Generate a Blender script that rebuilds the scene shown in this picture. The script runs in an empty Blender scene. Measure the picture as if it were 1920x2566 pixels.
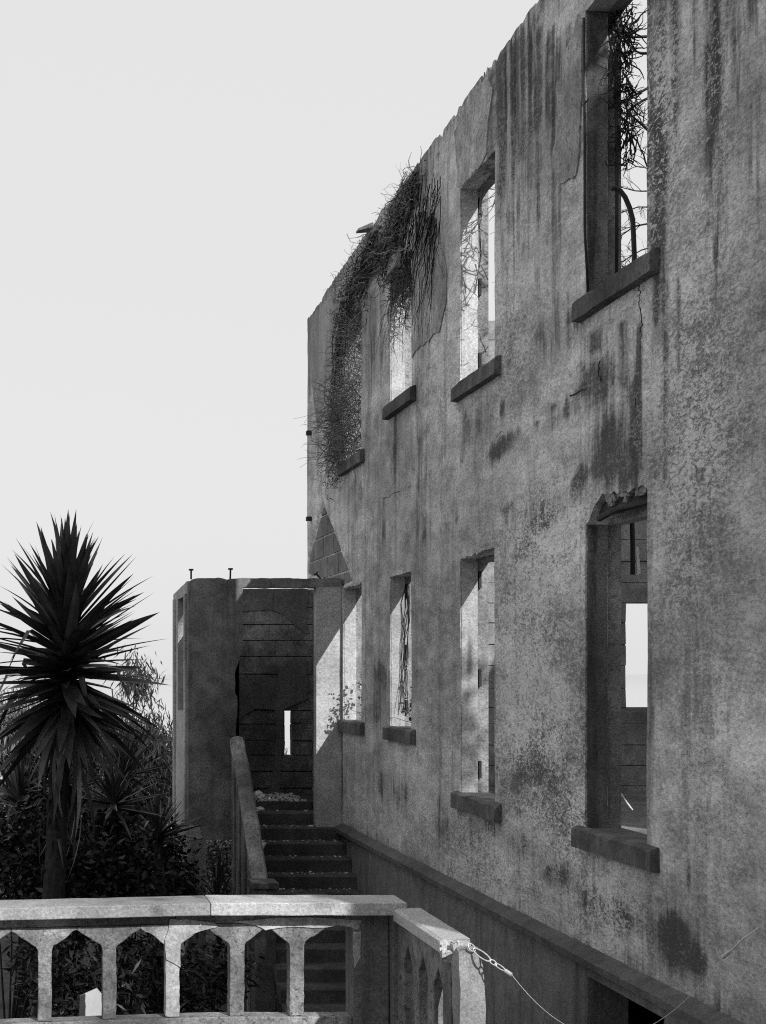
import bpy, math, random
import numpy as np
from mathutils import Vector, noise, Matrix
random.seed(7); np.random.seed(7)
C = bpy.context.scene.collection
SC = bpy.context.scene
EYE = 4.5                      # camera height above the datum
F = 3860.0                     # focal length of the reference in its own pixels
SUN = Vector((1.0, -2.25, 1.58)).normalized()     # towards the sun

# ------------------------------------------------------------------ camera, sky, sun, exposure
cam = bpy.data.cameras.new('camera'); camo = bpy.data.objects.new('camera', cam); C.objects.link(camo)
camo.location = (0, 0, EYE); camo.rotation_euler = (math.pi/2, 0, 0)
cam.sensor_fit = 'HORIZONTAL'; cam.sensor_width = 36; cam.lens = 36*F/1920
cam.shift_x = (960-90)/1920; cam.shift_y = (1681-1283)/1920     # rising/cross front of an architectural lens
cam.clip_start = 0.1; cam.clip_end = 30000
SC.camera = camo
W = bpy.data.worlds.new('World'); SC.world = W; W.use_nodes = True
nt = W.node_tree; nt.nodes.clear()
o_ = nt.nodes.new('ShaderNodeOutputWorld'); bg = nt.nodes.new('ShaderNodeBackground')
sky = nt.nodes.new('ShaderNodeTexSky'); sky.sky_type = 'NISHITA'; sky.sun_disc = False
sky.sun_elevation = math.asin(SUN.z); sky.sun_rotation = math.atan2(SUN.x, SUN.y)
sky.air_density = 1.0; sky.dust_density = 3.0; sky.ozone_density = 1.0
bw = nt.nodes.new('ShaderNodeRGBToBW')           # black and white film: a neutral sky
mx = nt.nodes.new('ShaderNodeMix'); mx.data_type = 'FLOAT'
mx.inputs[0].default_value = 0.85; mx.inputs[3].default_value = 8.8   # even bright marine haze over the clear sky
nt.links.new(sky.outputs[0], bw.inputs[0]); nt.links.new(bw.outputs[0], mx.inputs[2])
nt.links.new(mx.outputs[0], bg.inputs[0]); bg.inputs[1].default_value = 0.1
nt.links.new(bg.outputs[0], o_.inputs[0])
sl = bpy.data.lights.new('sun', 'SUN'); sl.energy = 5.0; sl.angle = math.radians(0.5)
so = bpy.data.objects.new('sun', sl); C.objects.link(so); so.location = (20, -40, 40)
so.rotation_euler = (-SUN).to_track_quat('-Z', 'Y').to_euler()
vs_ = SC.view_settings; vs_.view_transform = 'Standard'; vs_.look = 'None'; vs_.gamma = 1; vs_.exposure = 0.0
vs_.use_curve_mapping = False
SC.render.engine = 'CYCLES'; SC.cycles.use_denoising = False; SC.cycles.filter_width = 1.1     # crisp, with a little grain like the film

# ------------------------------------------------------------------ helpers
def P(x, d, h): return Vector((x, d, h+EYE))
XW = 4.0
def wall(px, py):                 # photo pixel on the long wall -> (distance, height)
    d = F*XW/(px-90); return d, (1681-py)*d/F
def at(px, py, d):                # photo pixel at a distance
    return (px-90)*d/F, d, (1681-py)*d/F

def tag(o, label=None, cat=None, group=None, kind=None):
    if label: o['label'] = label
    if cat: o['category'] = cat
    if group: o['group'] = group
    if kind: o['kind'] = kind
    return o
def empty(name, loc=(0, 0, 0), **k):
    o = bpy.data.objects.new(name, None); o.empty_display_size = .2; C.objects.link(o); o.location = loc
    return tag(o, **k)
class MB:
    def __init__(s): s.v = []; s.f = []
    def add(s, vs, fs):
        n = len(s.v); s.v += [tuple(a) for a in vs]; s.f += [tuple(i+n for i in f) for f in fs]
    def box(s, a, b, jit=0.0, top=None):
        x0, y0, z0 = a; x1, y1, z1 = b
        vs = [(x0,y0,z0),(x1,y0,z0),(x1,y1,z0),(x0,y1,z0),(x0,y0,z1),(x1,y0,z1),(x1,y1,z1),(x0,y1,z1)]
        if jit: vs = [tuple(c+random.uniform(-jit, jit) for c in v) for v in vs]
        s.add(vs, [(0,3,2,1),(4,5,6,7),(0,1,5,4),(1,2,6,5),(2,3,7,6),(3,0,4,7)])
    def prism(s, front, back):
        n = len(front)
        s.add(list(front)+list(back), [tuple(range(n)), tuple(range(2*n-1, n-1, -1))] +
              [(i, i+n, (i+1) % n + n, (i+1) % n) for i in range(n)])
    def tube(s, pts, r0, r1=None, sides=4, cap=True):
        r1 = r0 if r1 is None else r1
        pts = [Vector(p) for p in pts]; n = len(pts); vs = []
        up = Vector((.31, .17, .93))
        for i, p in enumerate(pts):
            t = (pts[min(i+1, n-1)]-pts[max(i-1, 0)])
            if t.length < 1e-9: t = Vector((0, 0, 1))
            t.normalize(); a = t.cross(up)
            if a.length < 1e-3: a = t.cross(Vector((1, 0, 0)))
            a.normalize(); b = t.cross(a); r = r0+(r1-r0)*i/max(n-1, 1)
            for k in range(sides):
                an = 2*math.pi*k/sides; vs.append(p+a*math.cos(an)*r+b*math.sin(an)*r)
        fs = [(i*sides+k, i*sides+(k+1) % sides, (i+1)*sides+(k+1) % sides, (i+1)*sides+k)
              for i in range(n-1) for k in range(sides)]
        if cap: fs += [tuple(range(sides-1, -1, -1)), tuple((n-1)*sides+k for k in range(sides))]
        s.add(vs, fs)
    def build(s, name, mat, parent=None, smooth=False, bevel=0):
        return link(name, s.v, s.f, mat, parent, smooth, bevel)
def link(name, v, f, mat, parent=None, smooth=False, bevel=0):
    me = bpy.data.meshes.new(name); me.from_pydata([tuple(a) for a in v], [], f)
    me.materials.append(mat); me.update()
    o = bpy.data.objects.new(name, me); C.objects.link(o)
    if parent:
        o.parent = parent
        o.matrix_parent_inverse = parent_world(parent).inverted()
    if smooth: me.polygons.foreach_set('use_smooth', [True]*len(me.polygons))
    if bevel:
        m = o.modifiers.new('bevel', 'BEVEL'); m.width = bevel; m.segments = 2; m.limit_method = 'ANGLE'
    return o
def parent_world(p):
    M = Matrix.Translation(p.location) @ p.rotation_euler.to_matrix().to_4x4()
    return (parent_world(p.parent) @ p.matrix_parent_inverse @ M) if p.parent else M
def np_mesh(name, verts, quads, mat, parent=None):
    me = bpy.data.meshes.new(name); verts = np.asarray(verts, dtype=np.float32); quads = np.asarray(quads, dtype=np.int32)
    k = quads.shape[1]
    me.vertices.add(len(verts)); me.vertices.foreach_set('co', verts.ravel())
    me.loops.add(quads.size); me.loops.foreach_set('vertex_index', quads.ravel())
    me.polygons.add(len(quads)); me.polygons.foreach_set('loop_start', np.arange(0, quads.size, k, dtype=np.int32))
    me.update(calc_edges=True); me.materials.append(mat)
    o = bpy.data.objects.new(name, me); C.objects.link(o)
    if parent:
        o.parent = parent; o.matrix_parent_inverse = parent_world(parent).inverted()
    return o
def nz(x, y=0, z=0, s=1): return noise.noise(Vector((x*s, y*s, z*s)))
def fbm(x, y, z=0, o=4):
    return noise.fractal(Vector((x, y, z)), 1.0, 2.0, o)

# ------------------------------------------------------------------ materials (all neutral greys: a black and white picture)
class N:
    """small node-graph writer"""
    def __init__(s, name, rough=.9):
        s.m = bpy.data.materials.new(name); s.m.use_nodes = True; s.t = s.m.node_tree; s.t.nodes.clear()
        s.out = s.t.nodes.new('ShaderNodeOutputMaterial'); s.b = s.t.nodes.new('ShaderNodeBsdfPrincipled')
        s.b.inputs['Roughness'].default_value = rough; s.b.inputs['Specular IOR Level'].default_value = .25
        s.t.links.new(s.b.outputs[0], s.out.inputs[0])
        s.tc = s.t.nodes.new('ShaderNodeNewGeometry').outputs['Position']
    def L(s, a, b): s.t.links.new(a, b)
    def mapped(s, sc):
        m = s.t.nodes.new('ShaderNodeMapping'); m.inputs['Scale'].default_value = sc; s.L(s.tc, m.inputs[0]); return m.outputs[0]
    def noise(s, sc=(1, 1, 1), scale=1, detail=5, rough=.6, dist=0):
        n = s.t.nodes.new('ShaderNodeTexNoise'); n.inputs['Scale'].default_value = scale; n.inputs['Detail'].default_value = detail
        n.inputs['Roughness'].default_value = rough; n.inputs['Distortion'].default_value = dist
        s.L(s.mapped(sc), n.inputs['Vector']); return n.outputs['Fac']
    def voro(s, sc=(1, 1, 1), scale=1):
        n = s.t.nodes.new('ShaderNodeTexVoronoi'); n.inputs['Scale'].default_value = scale
        s.L(s.mapped(sc), n.inputs['Vector']); return n.outputs['Distance']
    def math(s, op, a, b=None, c=None, clamp=False):
        n = s.t.nodes.new('ShaderNodeMath'); n.operation = op; n.use_clamp = clamp
        for i, v in enumerate((a, b, c)):
            if v is None: continue
            if isinstance(v, (int, float)): n.inputs[i].default_value = v
            else: s.L(v, n.inputs[i])
        return n.outputs[0]
    def ramp(s, v, lo, hi, a=0., b=1.):
        n = s.t.nodes.new('ShaderNodeMapRange'); n.interpolation_type = 'SMOOTHSTEP'
        s.L(v, n.inputs[0])
        for i, q in enumerate((lo, hi, a, b)): n.inputs[i+1].default_value = q
        return n.outputs[0]
    def mix(s, f, a, b):
        n = s.t.nodes.new('ShaderNodeMix'); n.data_type = 'FLOAT'
        for i, v in ((0, f), (2, a), (3, b)):
            if isinstance(v, (int, float)): n.inputs[i].default_value = v
            else: s.L(v, n.inputs[i])
        return n.outputs[0]
    def attr(s, name):
        n = s.t.nodes.new('ShaderNodeAttribute'); n.attribute_name = name; return n.outputs['Fac']
    def rand(s): return s.t.nodes.new('ShaderNodeObjectInfo').outputs['Random']
    def done(s, val, bump=None, strength=.5, dist=.01):
        cmb = s.t.nodes.new('ShaderNodeCombineColor')
        for i in range(3):
            if isinstance(val, (int, float)): cmb.inputs[i].default_value = val
            else: s.L(val, cmb.inputs[i])
        s.L(cmb.outputs[0], s.b.inputs['Base Color'])
        if bump is not None:
            b = s.t.nodes.new('ShaderNodeBump'); b.inputs['Strength'].default_value = strength; b.inputs['Distance'].default_value = dist
            s.L(bump, b.inputs['Height']); s.L(b.outputs[0], s.b.inputs['Normal'])
        return s.m

def plaster(name, base, dark, streak=.5, lichen=.0, use_attr=False, amp=.25, bump=.6):
    n = N(name); q = .45 if use_attr else 1.0       # crusts spread sideways along the long wall
    big = n.noise((1, q, 1), .7, 6, .62)
    mid = n.noise((1, q, 1), 5, 6, .68)
    fine = n.noise((1, q, 1), 45, 4, .7)
    st = n.noise((4.6, 3.2, .22), 1, 6, .62, .5)
    st2 = n.noise((15, 9, 1.1), 1, 6, .68, .5)
    fl = n.noise((1, q, 1), 27, 6, .76, 1.2)      # crust flecks, 3 to 6 cm
    fl2 = n.noise((1, q, 1), 60, 5, .74, 1.0)     # finer flecks
    v = n.math('MULTIPLY', n.ramp(big, .3, .7, 1-amp, 1+amp), base)
    v = n.math('MULTIPLY', v, n.ramp(mid, .3, .72, 1-amp*.7, 1+amp*.7))
    gr = n.noise(scale=150, detail=2, rough=.6)
    v = n.math('MULTIPLY', v, n.ramp(gr, .3, .7, .85, 1.16))
    v = n.math('MULTIPLY', v, n.ramp(fine, .3, .7, .74, 1.26))
    skm = n.ramp(n.math('ADD', n.math('MULTIPLY', st, .62), n.math('MULTIPLY', st2, .38)), .49, .62)
    if use_attr:
        top = n.attr('top')
        sk = n.math('MULTIPLY', skm, n.math('MULTIPLY_ADD', top, .62, streak))
        v = n.mix(sk, v, dark*1.25)
        s = n.attr('stain'); lc = n.attr('lichen')
        edge = n.math('ADD', n.math('MULTIPLY', n.math('SUBTRACT', st2, .5), 1.5), n.math('ADD', n.math('MULTIPLY', n.math('SUBTRACT', mid, .5), 2.0), n.math('MULTIPLY', n.math('SUBTRACT', fl, .5), 1.3)))
        e = n.ramp(n.math('ADD', n.math('MULTIPLY', s, 1.15), edge), .28, .95)
        e = n.math('MULTIPLY', e, n.ramp(s, .02, .3))
        v = n.mix(n.math('MULTIPLY', e, .9), v, dark)
        l2 = n.noise((1, .5, .9), 1.9, 5, .62)
        lv = n.math('ADD', n.math('ADD', n.math('MULTIPLY', fl, .65), n.math('MULTIPLY', fl2, .35)), n.math('MULTIPLY', n.math('SUBTRACT', l2, .5), .34))
        lm = n.ramp(lv, .512, .55)
        v = n.mix(n.math('MULTIPLY', lm, n.math('MULTIPLY_ADD', lc, .75, .12)), v, base*1.7)
        lm2 = n.ramp(n.math('SUBTRACT', 1.0, lv), .52, .56)
        v = n.mix(n.math('MULTIPLY', lm2, n.math('MULTIPLY_ADD', lc, .66, .2)), v, dark*1.8)
    else:
        v = n.mix(n.math('MULTIPLY', skm, streak), v, dark)
    if use_attr: pass
    elif lichen:
        l1 = n.noise(scale=22, detail=5, rough=.7, dist=.6)
        v = n.mix(n.math('MULTIPLY', n.ramp(l1, .54, .63), lichen), v, dark)
    pit = n.noise(scale=120, detail=3, rough=.6)
    bmp = n.math('ADD', n.math('MULTIPLY', mid, .9), n.math('ADD', n.math('MULTIPLY', fine, .45), n.math('MULTIPLY', n.math('ADD', pit, n.math('MULTIPLY', fl, 2.0)), .25)))
    return n.done(v, bmp, bump, .02)
M = {}
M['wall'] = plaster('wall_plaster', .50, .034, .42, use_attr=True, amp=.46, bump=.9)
M['jamb'] = plaster('jamb_plaster', .42, .12, .4, use_attr=True)
M['rough'] = plaster('rough_concrete', .27, .10, .2, lichen=.6, amp=.4, bump=1.)
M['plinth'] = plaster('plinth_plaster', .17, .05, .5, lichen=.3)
M['sill'] = plaster('sill_concrete', .10, .035, .4, lichen=.6, amp=.5)
M['ledge'] = plaster('ledge_concrete', .10, .04, .4)
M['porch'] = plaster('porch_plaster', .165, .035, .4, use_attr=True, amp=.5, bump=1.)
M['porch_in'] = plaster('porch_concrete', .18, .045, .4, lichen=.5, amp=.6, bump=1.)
M['pier'] = plaster('pier_plaster', .36, .14, .25)
M['boardform'] = plaster('board_marked_concrete', .24, .09, .15, lichen=.3, amp=.35)
M['block'] = plaster('block_concrete', .22, .08, .35, lichen=.35, amp=.35)
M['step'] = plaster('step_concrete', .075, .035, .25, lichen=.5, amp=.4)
M['cap'] = plaster('weathered_cap_concrete', .27, .15, .15, lichen=.3)
M['cap_new'] = plaster('pale_cap_concrete', .43, .28, .08, lichen=.12, amp=.15)
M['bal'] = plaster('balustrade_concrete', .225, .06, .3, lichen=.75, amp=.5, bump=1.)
M['bal_pale'] = plaster('pale_render', .40, .15, .2, lichen=.35, amp=.4)
M['stone'] = plaster('broken_stone', .62, .2, .0, lichen=.2)  # lightened so the rubble stands in for sun on the landing
M['timber'] = plaster('old_timber', .045, .02, .4)
M['floor'] = plaster('earth_floor', .16, .05, .0, lichen=.5, amp=.4)
def flat(name, v, rough=.8, metal=0, var=.3, sc=8):
    n = N(name, rough); n.b.inputs['Metallic'].default_value = metal
    a = n.noise(scale=sc, detail=4)
    return n.done(n.math('MULTIPLY', n.ramp(a, .25, .75, 1-var, 1+var), v), a, .2, .01)
M['iron'] = flat('rusty_iron', .035, .7)
M['steel'] = flat('galvanised_steel', .6, .35, .6, .2, 60)
M['twig'] = flat('dry_twig', .11, .8, 0, .6, 14)
M['twig_sunlit'] = flat('painted_sunlit_twig', .3, .8, 0, .4, 14)  # lighter twig copy: sunlight on the vine put into the colour
M['bark'] = flat('bark', .022, .9, 0, .5, 20)
def leafmat(name, v, rough=.5, spread=.7, tr=.0):
    n = N(name, rough); n.b.inputs['Specular IOR Level'].default_value = .4
    r = n.noise(scale=3, detail=3); r2 = n.rand()
    val = n.math('MULTIPLY', n.ramp(r, .3, .7, 1-spread*.6, 1+spread*.6), n.math('MULTIPLY', n.math('MULTIPLY_ADD', r2, spread, 1-spread/2), v))
    return n.done(val)
M['yucca'] = leafmat('yucca_leaf', .045, .42)
M['yucca_dead'] = leafmat('dry_yucca_leaf', .22, .8)
M['gum'] = leafmat('drooping_leaf', .15, .4)
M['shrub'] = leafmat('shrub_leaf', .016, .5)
M['ivy'] = leafmat('ivy_leaf', .10, .35)
n = N('ground_soil'); a = n.noise(scale=1.5, detail=8); b = n.noise(scale=30, detail=4)
M['ground'] = n.done(n.math('MULTIPLY', n.ramp(a, .3, .7, .6, 1.4), .07), b, .8, .05)
n = N('sea_water', .06); w = n.noise((1, 1, 1), .05, 4); n.b.inputs['Specular IOR Level'].default_value = .5
M['sea'] = n.done(.34, w, .02, .5)
M['board'] = flat('white_painted_board', .4, .6, 0, .1)

# ------------------------------------------------------------------ ground and sea
def ground_h(x, y):
    h = -4.35
    t = max(0., (math.hypot((x-4)/34, (y-12)/34)-1)*34)
    h -= min(31.5, t*.75 if t < 30 else 22.5+(t-30)*.5)
    g = max(0., -3-y); h += min(14., g*1.0)*(1 if x < 6 else max(0., 1-(x-6)/3))+(1.6 if y < -3 else max(0, (1-y)/4*1.6) if y < 1 else 0)  # bank behind the viewer, added unseen to cut sky light on near faces
    return h+fbm(x*.15, y*.15)*.25
xs = np.concatenate([np.linspace(-120, -14, 16), np.linspace(-12, 14, 40), np.linspace(16, 120, 16)])
ys = np.concatenate([np.linspace(-110, -24, 9), np.linspace(-20, -4, 12), np.linspace(-3, 30, 50), np.linspace(32, 130, 18)])
v = [P(x, y, ground_h(x, y)) for y in ys for x in xs]; nx = len(xs)
f = [(j*nx+i, j*nx+i+1, (j+1)*nx+i+1, (j+1)*nx+i) for j in range(len(ys)-1) for i in range(nx-1)]
tag(link('ground', v, f, M['ground'], smooth=True), 'dark bare garden soil below the balustrade and around the ruin', kind='structure')
mb = MB(); mb.add([P(-15000, -15000, -35), P(15000, -15000, -35), P(15000, 15000, -35), P(-15000, 15000, -35)], [(0, 1, 2, 3)])
tag(mb.build('sea', M['sea']), 'pale hazy water seen through the openings', kind='structure')
mb = MB(); mb.box(P(-9, -6, -4.6), P(2.86, 11.95, -2.76))
tag(mb.build('terrace', M['floor'], bevel=.02), 'raised terrace carrying the balustrade', kind='structure')

# ------------------------------------------------------------------ the ruined house
house = empty('ruined_house', P(4, 16, -4.3), label='long two storey concrete ruin with empty windows, streaked grey plaster and no roof', cat='ruin')

def lines(a, b, step, keys):
    ks = sorted(set([a, b]+[k for k in keys if a < k < b])); out = []
    for p, q in zip(ks[:-1], ks[1:]):
        n = max(1, int(math.ceil((q-p)/step))); out += [p+(q-p)*i/n for i in range(n)]
    return out+[b]
def slab(us, vs, holes, fn, thick):
    """grid slab with holes; fn(u, v, t) -> point, t in 0..1 from outside to inside"""
    nu, nv = len(us), len(vs)
    keep = np.ones((nu-1, nv-1), bool)
    uc = (np.array(us[:-1])+np.array(us[1:]))/2; vc = (np.array(vs[:-1])+np.array(vs[1:]))/2
    for (a, b, c, d) in holes:
        keep[np.ix_((uc > a) & (uc < b), (vc > c) & (vc < d))] = False
    V = [fn(u, v, 0) for u in us for v in vs]+[fn(u, v, 1) for u in us for v in vs]
    n1 = nu*nv; Fc = []
    I = lambda i, j, t=0: i*nv+j+t*n1
    K = lambda i, j: 0 <= i < nu-1 and 0 <= j < nv-1 and keep[i, j]
    for i in range(nu-1):
        for j in range(nv-1):
            if not keep[i, j]: continue
            Fc.append((I(i, j), I(i, j+1), I(i+1, j+1), I(i+1, j)))
            Fc.append((I(i, j, 1), I(i+1, j, 1), I(i+1, j+1, 1), I(i, j+1, 1)))
            if not K(i-1, j): Fc.append((I(i, j), I(i, j, 1), I(i, j+1, 1), I(i, j+1)))
            if not K(i+1, j): Fc.append((I(i+1, j), I(i+1, j+1), I(i+1, j+1, 1), I(i+1, j, 1)))
            if not K(i, j-1): Fc.append((I(i, j), I(i+1, j), I(i+1, j, 1), I(i, j, 1)))
            if not K(i, j+1): Fc.append((I(i, j+1), I(i, j+1, 1), I(i+1, j+1, 1), I(i+1, j+1)))
    return V, Fc
def dspan(a, b): return F*XW/(b-90), F*XW/(a-90)
# (near, far) distances of the four bays, from the photo
W4 = dspan(1467, 1622); W3 = dspan(1154, 1240); W2 = dspan(978, 1031); W1 = dspan(861, 906)
HOLES = {'L4': (*W4, -1.147, 1.06), 'L3': (*W3, -1.15, 1.02), 'L2': (*W2, -.63, 1.06), 'L1': (*W1, -.64, 1.04),
         'U4': (*W4, 2.71, 4.80), 'U3': (*W3, 2.70, 4.54), 'U2': (*W2, 3.0, 4.50), 'U1': (*W1, 2.69, 4.50)}
D0, D1 = 8.32, 22.7
def topline(d):
    b = np.interp(d, [7.9, 10, 13, 16.5, 19, 20.5, 22.3, 22.7], [5.40, 5.36, 5.34, 5.33, 5.30, 5.26, 5.16, 5.10])
    return b+fbm(d*2.1, 3.3)*.035+(abs(nz(d*5.5, 8.1))**2)*-.14
def headlift(d, k):
    a, b, _, _ = HOLES[k]
    if k == 'L4':
        t = (d-a)/(b-a)
        s = np.interp(t, [0, .08, .3, .5, .72, .85, .93, 1], [.13, .17, .15, .17, .19, .12, .03, .0])
        return float(s)+.025*nz(d*14, 2)
    if k == 'L3': return .03+.03*nz(d*12, 5)+.03*(1-(d-a)/(b-a))
    if k == 'L1': return .02+.05*abs(nz(d*11, 9))
    if k == 'U4': return .01*nz(d*9, 3)
    return .012*nz(d*12, 7)
def front_fn(u, v, t, lift=True, x0=4.0, x1=4.165):
    vv = v
    if lift:
        for k, (a, b, c, d) in HOLES.items():
            if a-1e-6 <= u <= b+1e-6 and d-1e-6 <= v < d+.5:
                vv += headlift(u, k)*(1-(v-d)/.5)
    if v > 4.92: vv = 4.92+(v-4.92)/(5.3-4.92)*(topline(u)-4.92)
    x = x0 if t == 0 else x1
    if t == 0:
        x += fbm(u*.8, v*.8, 1.7)*.008+fbm(u*5, v*5, 4.1)*.0035
        # recess where the plaster fell away along the old porch gable
        if tri_in(u, v): x += .028
    return P(x, u, vv)
TRI = [wall(809, 1258), wall(766, 1440), wall(884, 1462), wall(866, 1400)]
def poly_in(u, v, poly):
    c = False; j = len(poly)-1
    for i in range(len(poly)):
        (xi, yi), (xj, yj) = poly[i], poly[j]
        if (yi > v) != (yj > v) and u < (xj-xi)*(v-yi)/(yj-yi)+xi: c = not c
        j = i
    return c
TRIP = [wall(809, 1262), wall(780, 1345), wall(771, 1440), wall(858, 1470), wall(884, 1462), wall(862, 1390), wall(838, 1330)]
def tri_in(u, v): return 1.0 < v < 2.6 and u > 18.5 and poly_in(u, v, TRIP)
holes = list(HOLES.values())
us = lines(D0, D1, .055, [h[i] for h in holes for i in (0, 1)])
vsn = lines(-2.03, 5.3, .055, [h[i] for h in holes for i in (2, 3)]+[4.92])
V, Fc = slab(us, vsn, holes, front_fn, 1)
fw = link('front_wall', V, Fc, M['wall'], house)
# --- stains and lichen, given by what hangs, runs and grows on the wall (shape of their own, wall coordinates)
STREAKS = [(1624, -200, 690, 13, .9), (1630, 1290, 2090, 10, .5), (1655, -200, 620, 30, .85), (1690, -200, 420, 14, .8), (1790, -200, 520, 26, .85), (1740, -200, 330, 10, .55), (1840, -200, 400, 18, .6), (1880, -100, 700, 20, .5), (1260, 60, 640, 18, .9), (1310, 60, 520, 14, .85), (1350, 60, 640, 16, .8), (1385, 60, 420, 12, .8), (1425, 60, 300, 14, .7), (1228, 150, 620, 12, .8), (1200, 180, 330, 18, .6),   # photo x, y0, y1, half width px, strength
 (1650, 70, 950, 22, .9), (1668, 250, 1500, 10, .75), (1700, 700, 1250, 8, .6), (1780, 80, 520, 24, .75), (1795, 450, 900, 14, .5), (1640, 60, 700, 12, .7),
 (1250, 150, 420, 14, .95), (1290, 100, 480, 16, .95), (1330, 90, 560, 12, .85), (1375, 80, 420, 14, .8), (1262, 400, 760, 10, .55), (1345, 420, 900, 8, .5), (1300, 430, 700, 8, .6),
 (1225, 250, 520, 8, .8), (1400, 90, 250, 10, .6), (1610, 650, 720, 10, .7),
 (1490, 830, 900, 30, .8), (1560, 800, 1010, 16, .8), (1600, 800, 1180, 12, .9), (1530, 1050, 1240, 38, .85), (1600, 1000, 1220, 14, .8), (1500, 920, 960, 16, .8),
 (1430, 780, 900, 14, .5), (1625, 1200, 1700, 8, .55), (1640, 1500, 2000, 10, .35),
 (1200, 1010, 1120, 16, .6), (1160, 1010, 1200, 8, .5), (990, 1040, 1250, 14, .6), (1030, 1060, 1200, 9, .5), (1050, 1080, 1400, 12, .5), (1065, 1290, 1500, 10, .5), (960, 1250, 1420, 8, .5),
 (1262, 1000, 1060, 9, .9), (1165, 1030, 1110, 12, .8), (905, 1180, 1300, 10, .4), (935, 720, 1000, 14, .6), (955, 700, 980, 8, .6),
 (945, 1690, 1860, 14, .7), (955, 1930, 2010, 9, .7), (1100, 1990, 2080, 12, .5), (1180, 2040, 2150, 8, .6), (1120, 1300, 1380, 10, .5), (1145, 1260, 1330, 7, .6),
 (1480, 1230, 1330, 10, .4), (1380, 1950, 2010, 10, .5), (1418, 2180, 2230, 12, .7), (1300, 2020, 2060, 12, .6), (1726, 2150, 2250, 12, .85), (1360, 1780, 1840, 14, .5)]
BLOBS = [(1530, 1130, 60, 110, 0, .95), (1490, 960, 70, 80, 0, .75), (1592, 1080, 18, 190, 0, .95), (1560, 1200, 50, 50, 0, .7), (1450, 1210, 20, 60, -15, .8), (1360, 1290, 70, 50, 20, .65), (1260, 1120, 45, 28, 30, .85), (1420, 1030, 60, 24, 25, .6), (1300, 2110, 50, 40, 0, .7), (1400, 2200, 60, 40, 10, .75), (1560, 2300, 80, 50, 20, .75), (1480, 2260, 40, 40, 0, .6), (1690, 2370, 70, 80, 10, .98), (1400, 830, 70, 90, 0, .5), (1310, 640, 40, 40, 0, .5), (950, 1700, 24, 70, 0, .7), (1000, 1980, 40, 60, 0, .5), (1110, 2060, 40, 60, 0, .55), (1180, 1880, 24, 50, 0, .4), (1240, 2060, 30, 60, 0, .6),   # x, y, rx, ry, rotation deg, strength
 (1385, 1025, 20, 14, 30, .8), (1345, 1065, 12, 12, 30, .6), (1250, 1130, 26, 20, 30, .8), (1290, 1095, 20, 12, 40, .7), (1445, 1015, 30, 26, 0, .6), (1450, 1200, 14, 34, -15, .8),
 (1360, 1260, 34, 26, 20, .7), (1270, 1275, 22, 18, 0, .7), (1310, 1240, 30, 12, 20, .5), (1700, 905, 8, 28, -25, .7), (1690, 2360, 48, 60, 10, .98), (1735, 2400, 40, 55, 20, .98), (1790, 2030, 20, 20, 0, .5),
 (1310, 1000, 10, 22, 0, .5), (1350, 830, 26, 40, 0, .5), (1430, 850, 30, 30, 0, .4), (1280, 1310, 20, 44, 0, .5), (1375, 1320, 20, 30, 0, .6), (1440, 2220, 18, 26, 0, .7), (1390, 2190, 24, 24, 0, .5),
 (1280, 2130, 26, 40, 0, .5), (1560, 2330, 60, 30, 20, .6), (1480, 2330, 30, 20, 20, .5), (1545, 2260, 30, 40, 0, .4), (950, 1700, 14, 40, 0, .6), (870, 1230, 40, 60, 0, .2), (790, 850, 20, 90, 0, .7), (825, 900, 30, 120, 0, .6),
 (1090, 640, 30, 90, 0, .5), (1010, 480, 70, 50, -50, .4), (1180, 600, 20, 40, 0, .3), (1170, 1080, 14, 50, -10, .6), (1070, 1180, 14, 60, 0, .4), (1040, 1160, 22, 36, 0, .4), (1530, 1160, 40, 70, 0, .5)]
LICH = [(1650, 330, 60, 330, .95), (1790, 300, 40, 300, .6), (1740, 1000, 110, 420, .75), (1700, 1350, 90, 200, .5), (1350, 1350, 100, 120, .95), (1320, 1600, 110, 240, .7), (1340, 1900, 110, 200, .95), (1420, 2050, 90, 130, .95),
        (1280, 850, 60, 200, .5), (1500, 2280, 90, 110, .7), (1150, 900, 60, 200, .4), (1200, 2150, 120, 110, .6), (1420, 430, 40, 120, .3), (1780, 1900, 90, 300, .3), (1250, 600, 90, 200, .3)]
co = np.empty(len(V)*3); fw.data.vertices.foreach_get('co', co); co = co.reshape(-1, 3)
dd = np.array([p[1] for p in V]); hh = np.array([p[2] for p in V])-EYE
stain = np.zeros(len(V)); lich = np.zeros(len(V))
def put(arr, val): np.maximum(arr, val, out=arr)
for (x, y0, y1, w, s) in STREAKS:
    d, ht = wall(x, y0); _, hb = wall(x, y1); wd = w/(x-90)*d
    g = np.exp(-((dd-d)/wd)**2*1.1)
    t = (ht-hh)/(ht-hb)
    prof = np.clip((t+.06)/.1, 0, 1)*np.clip((1.15-t)/.5, 0, 1)
    put(stain, s*g*prof)
for (x, y, rx, ry, rot, s) in BLOBS:
    d, h = wall(x, y); k = d/F; ca, sa = math.cos(math.radians(rot)), math.sin(math.radians(rot))
    px = 90+F*XW/dd; a = -(dd-d)/d*(x-90); b = (hh-h)/k
    u_ = a*ca+b*sa; v_ = -a*sa+b*ca
    put(stain, s*np.exp(-((u_/rx)**2+(v_/ry)**2)**1.3*.8))
for (x, y, rx, ry, s) in LICH:
    d, h = wall(x, y); k = d/F; a = (dd-d)/d*(x-90); b = (hh-h)/k
    put(lich, s*np.exp(-((a/rx)**2+(b/ry)**2)*.8))
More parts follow.
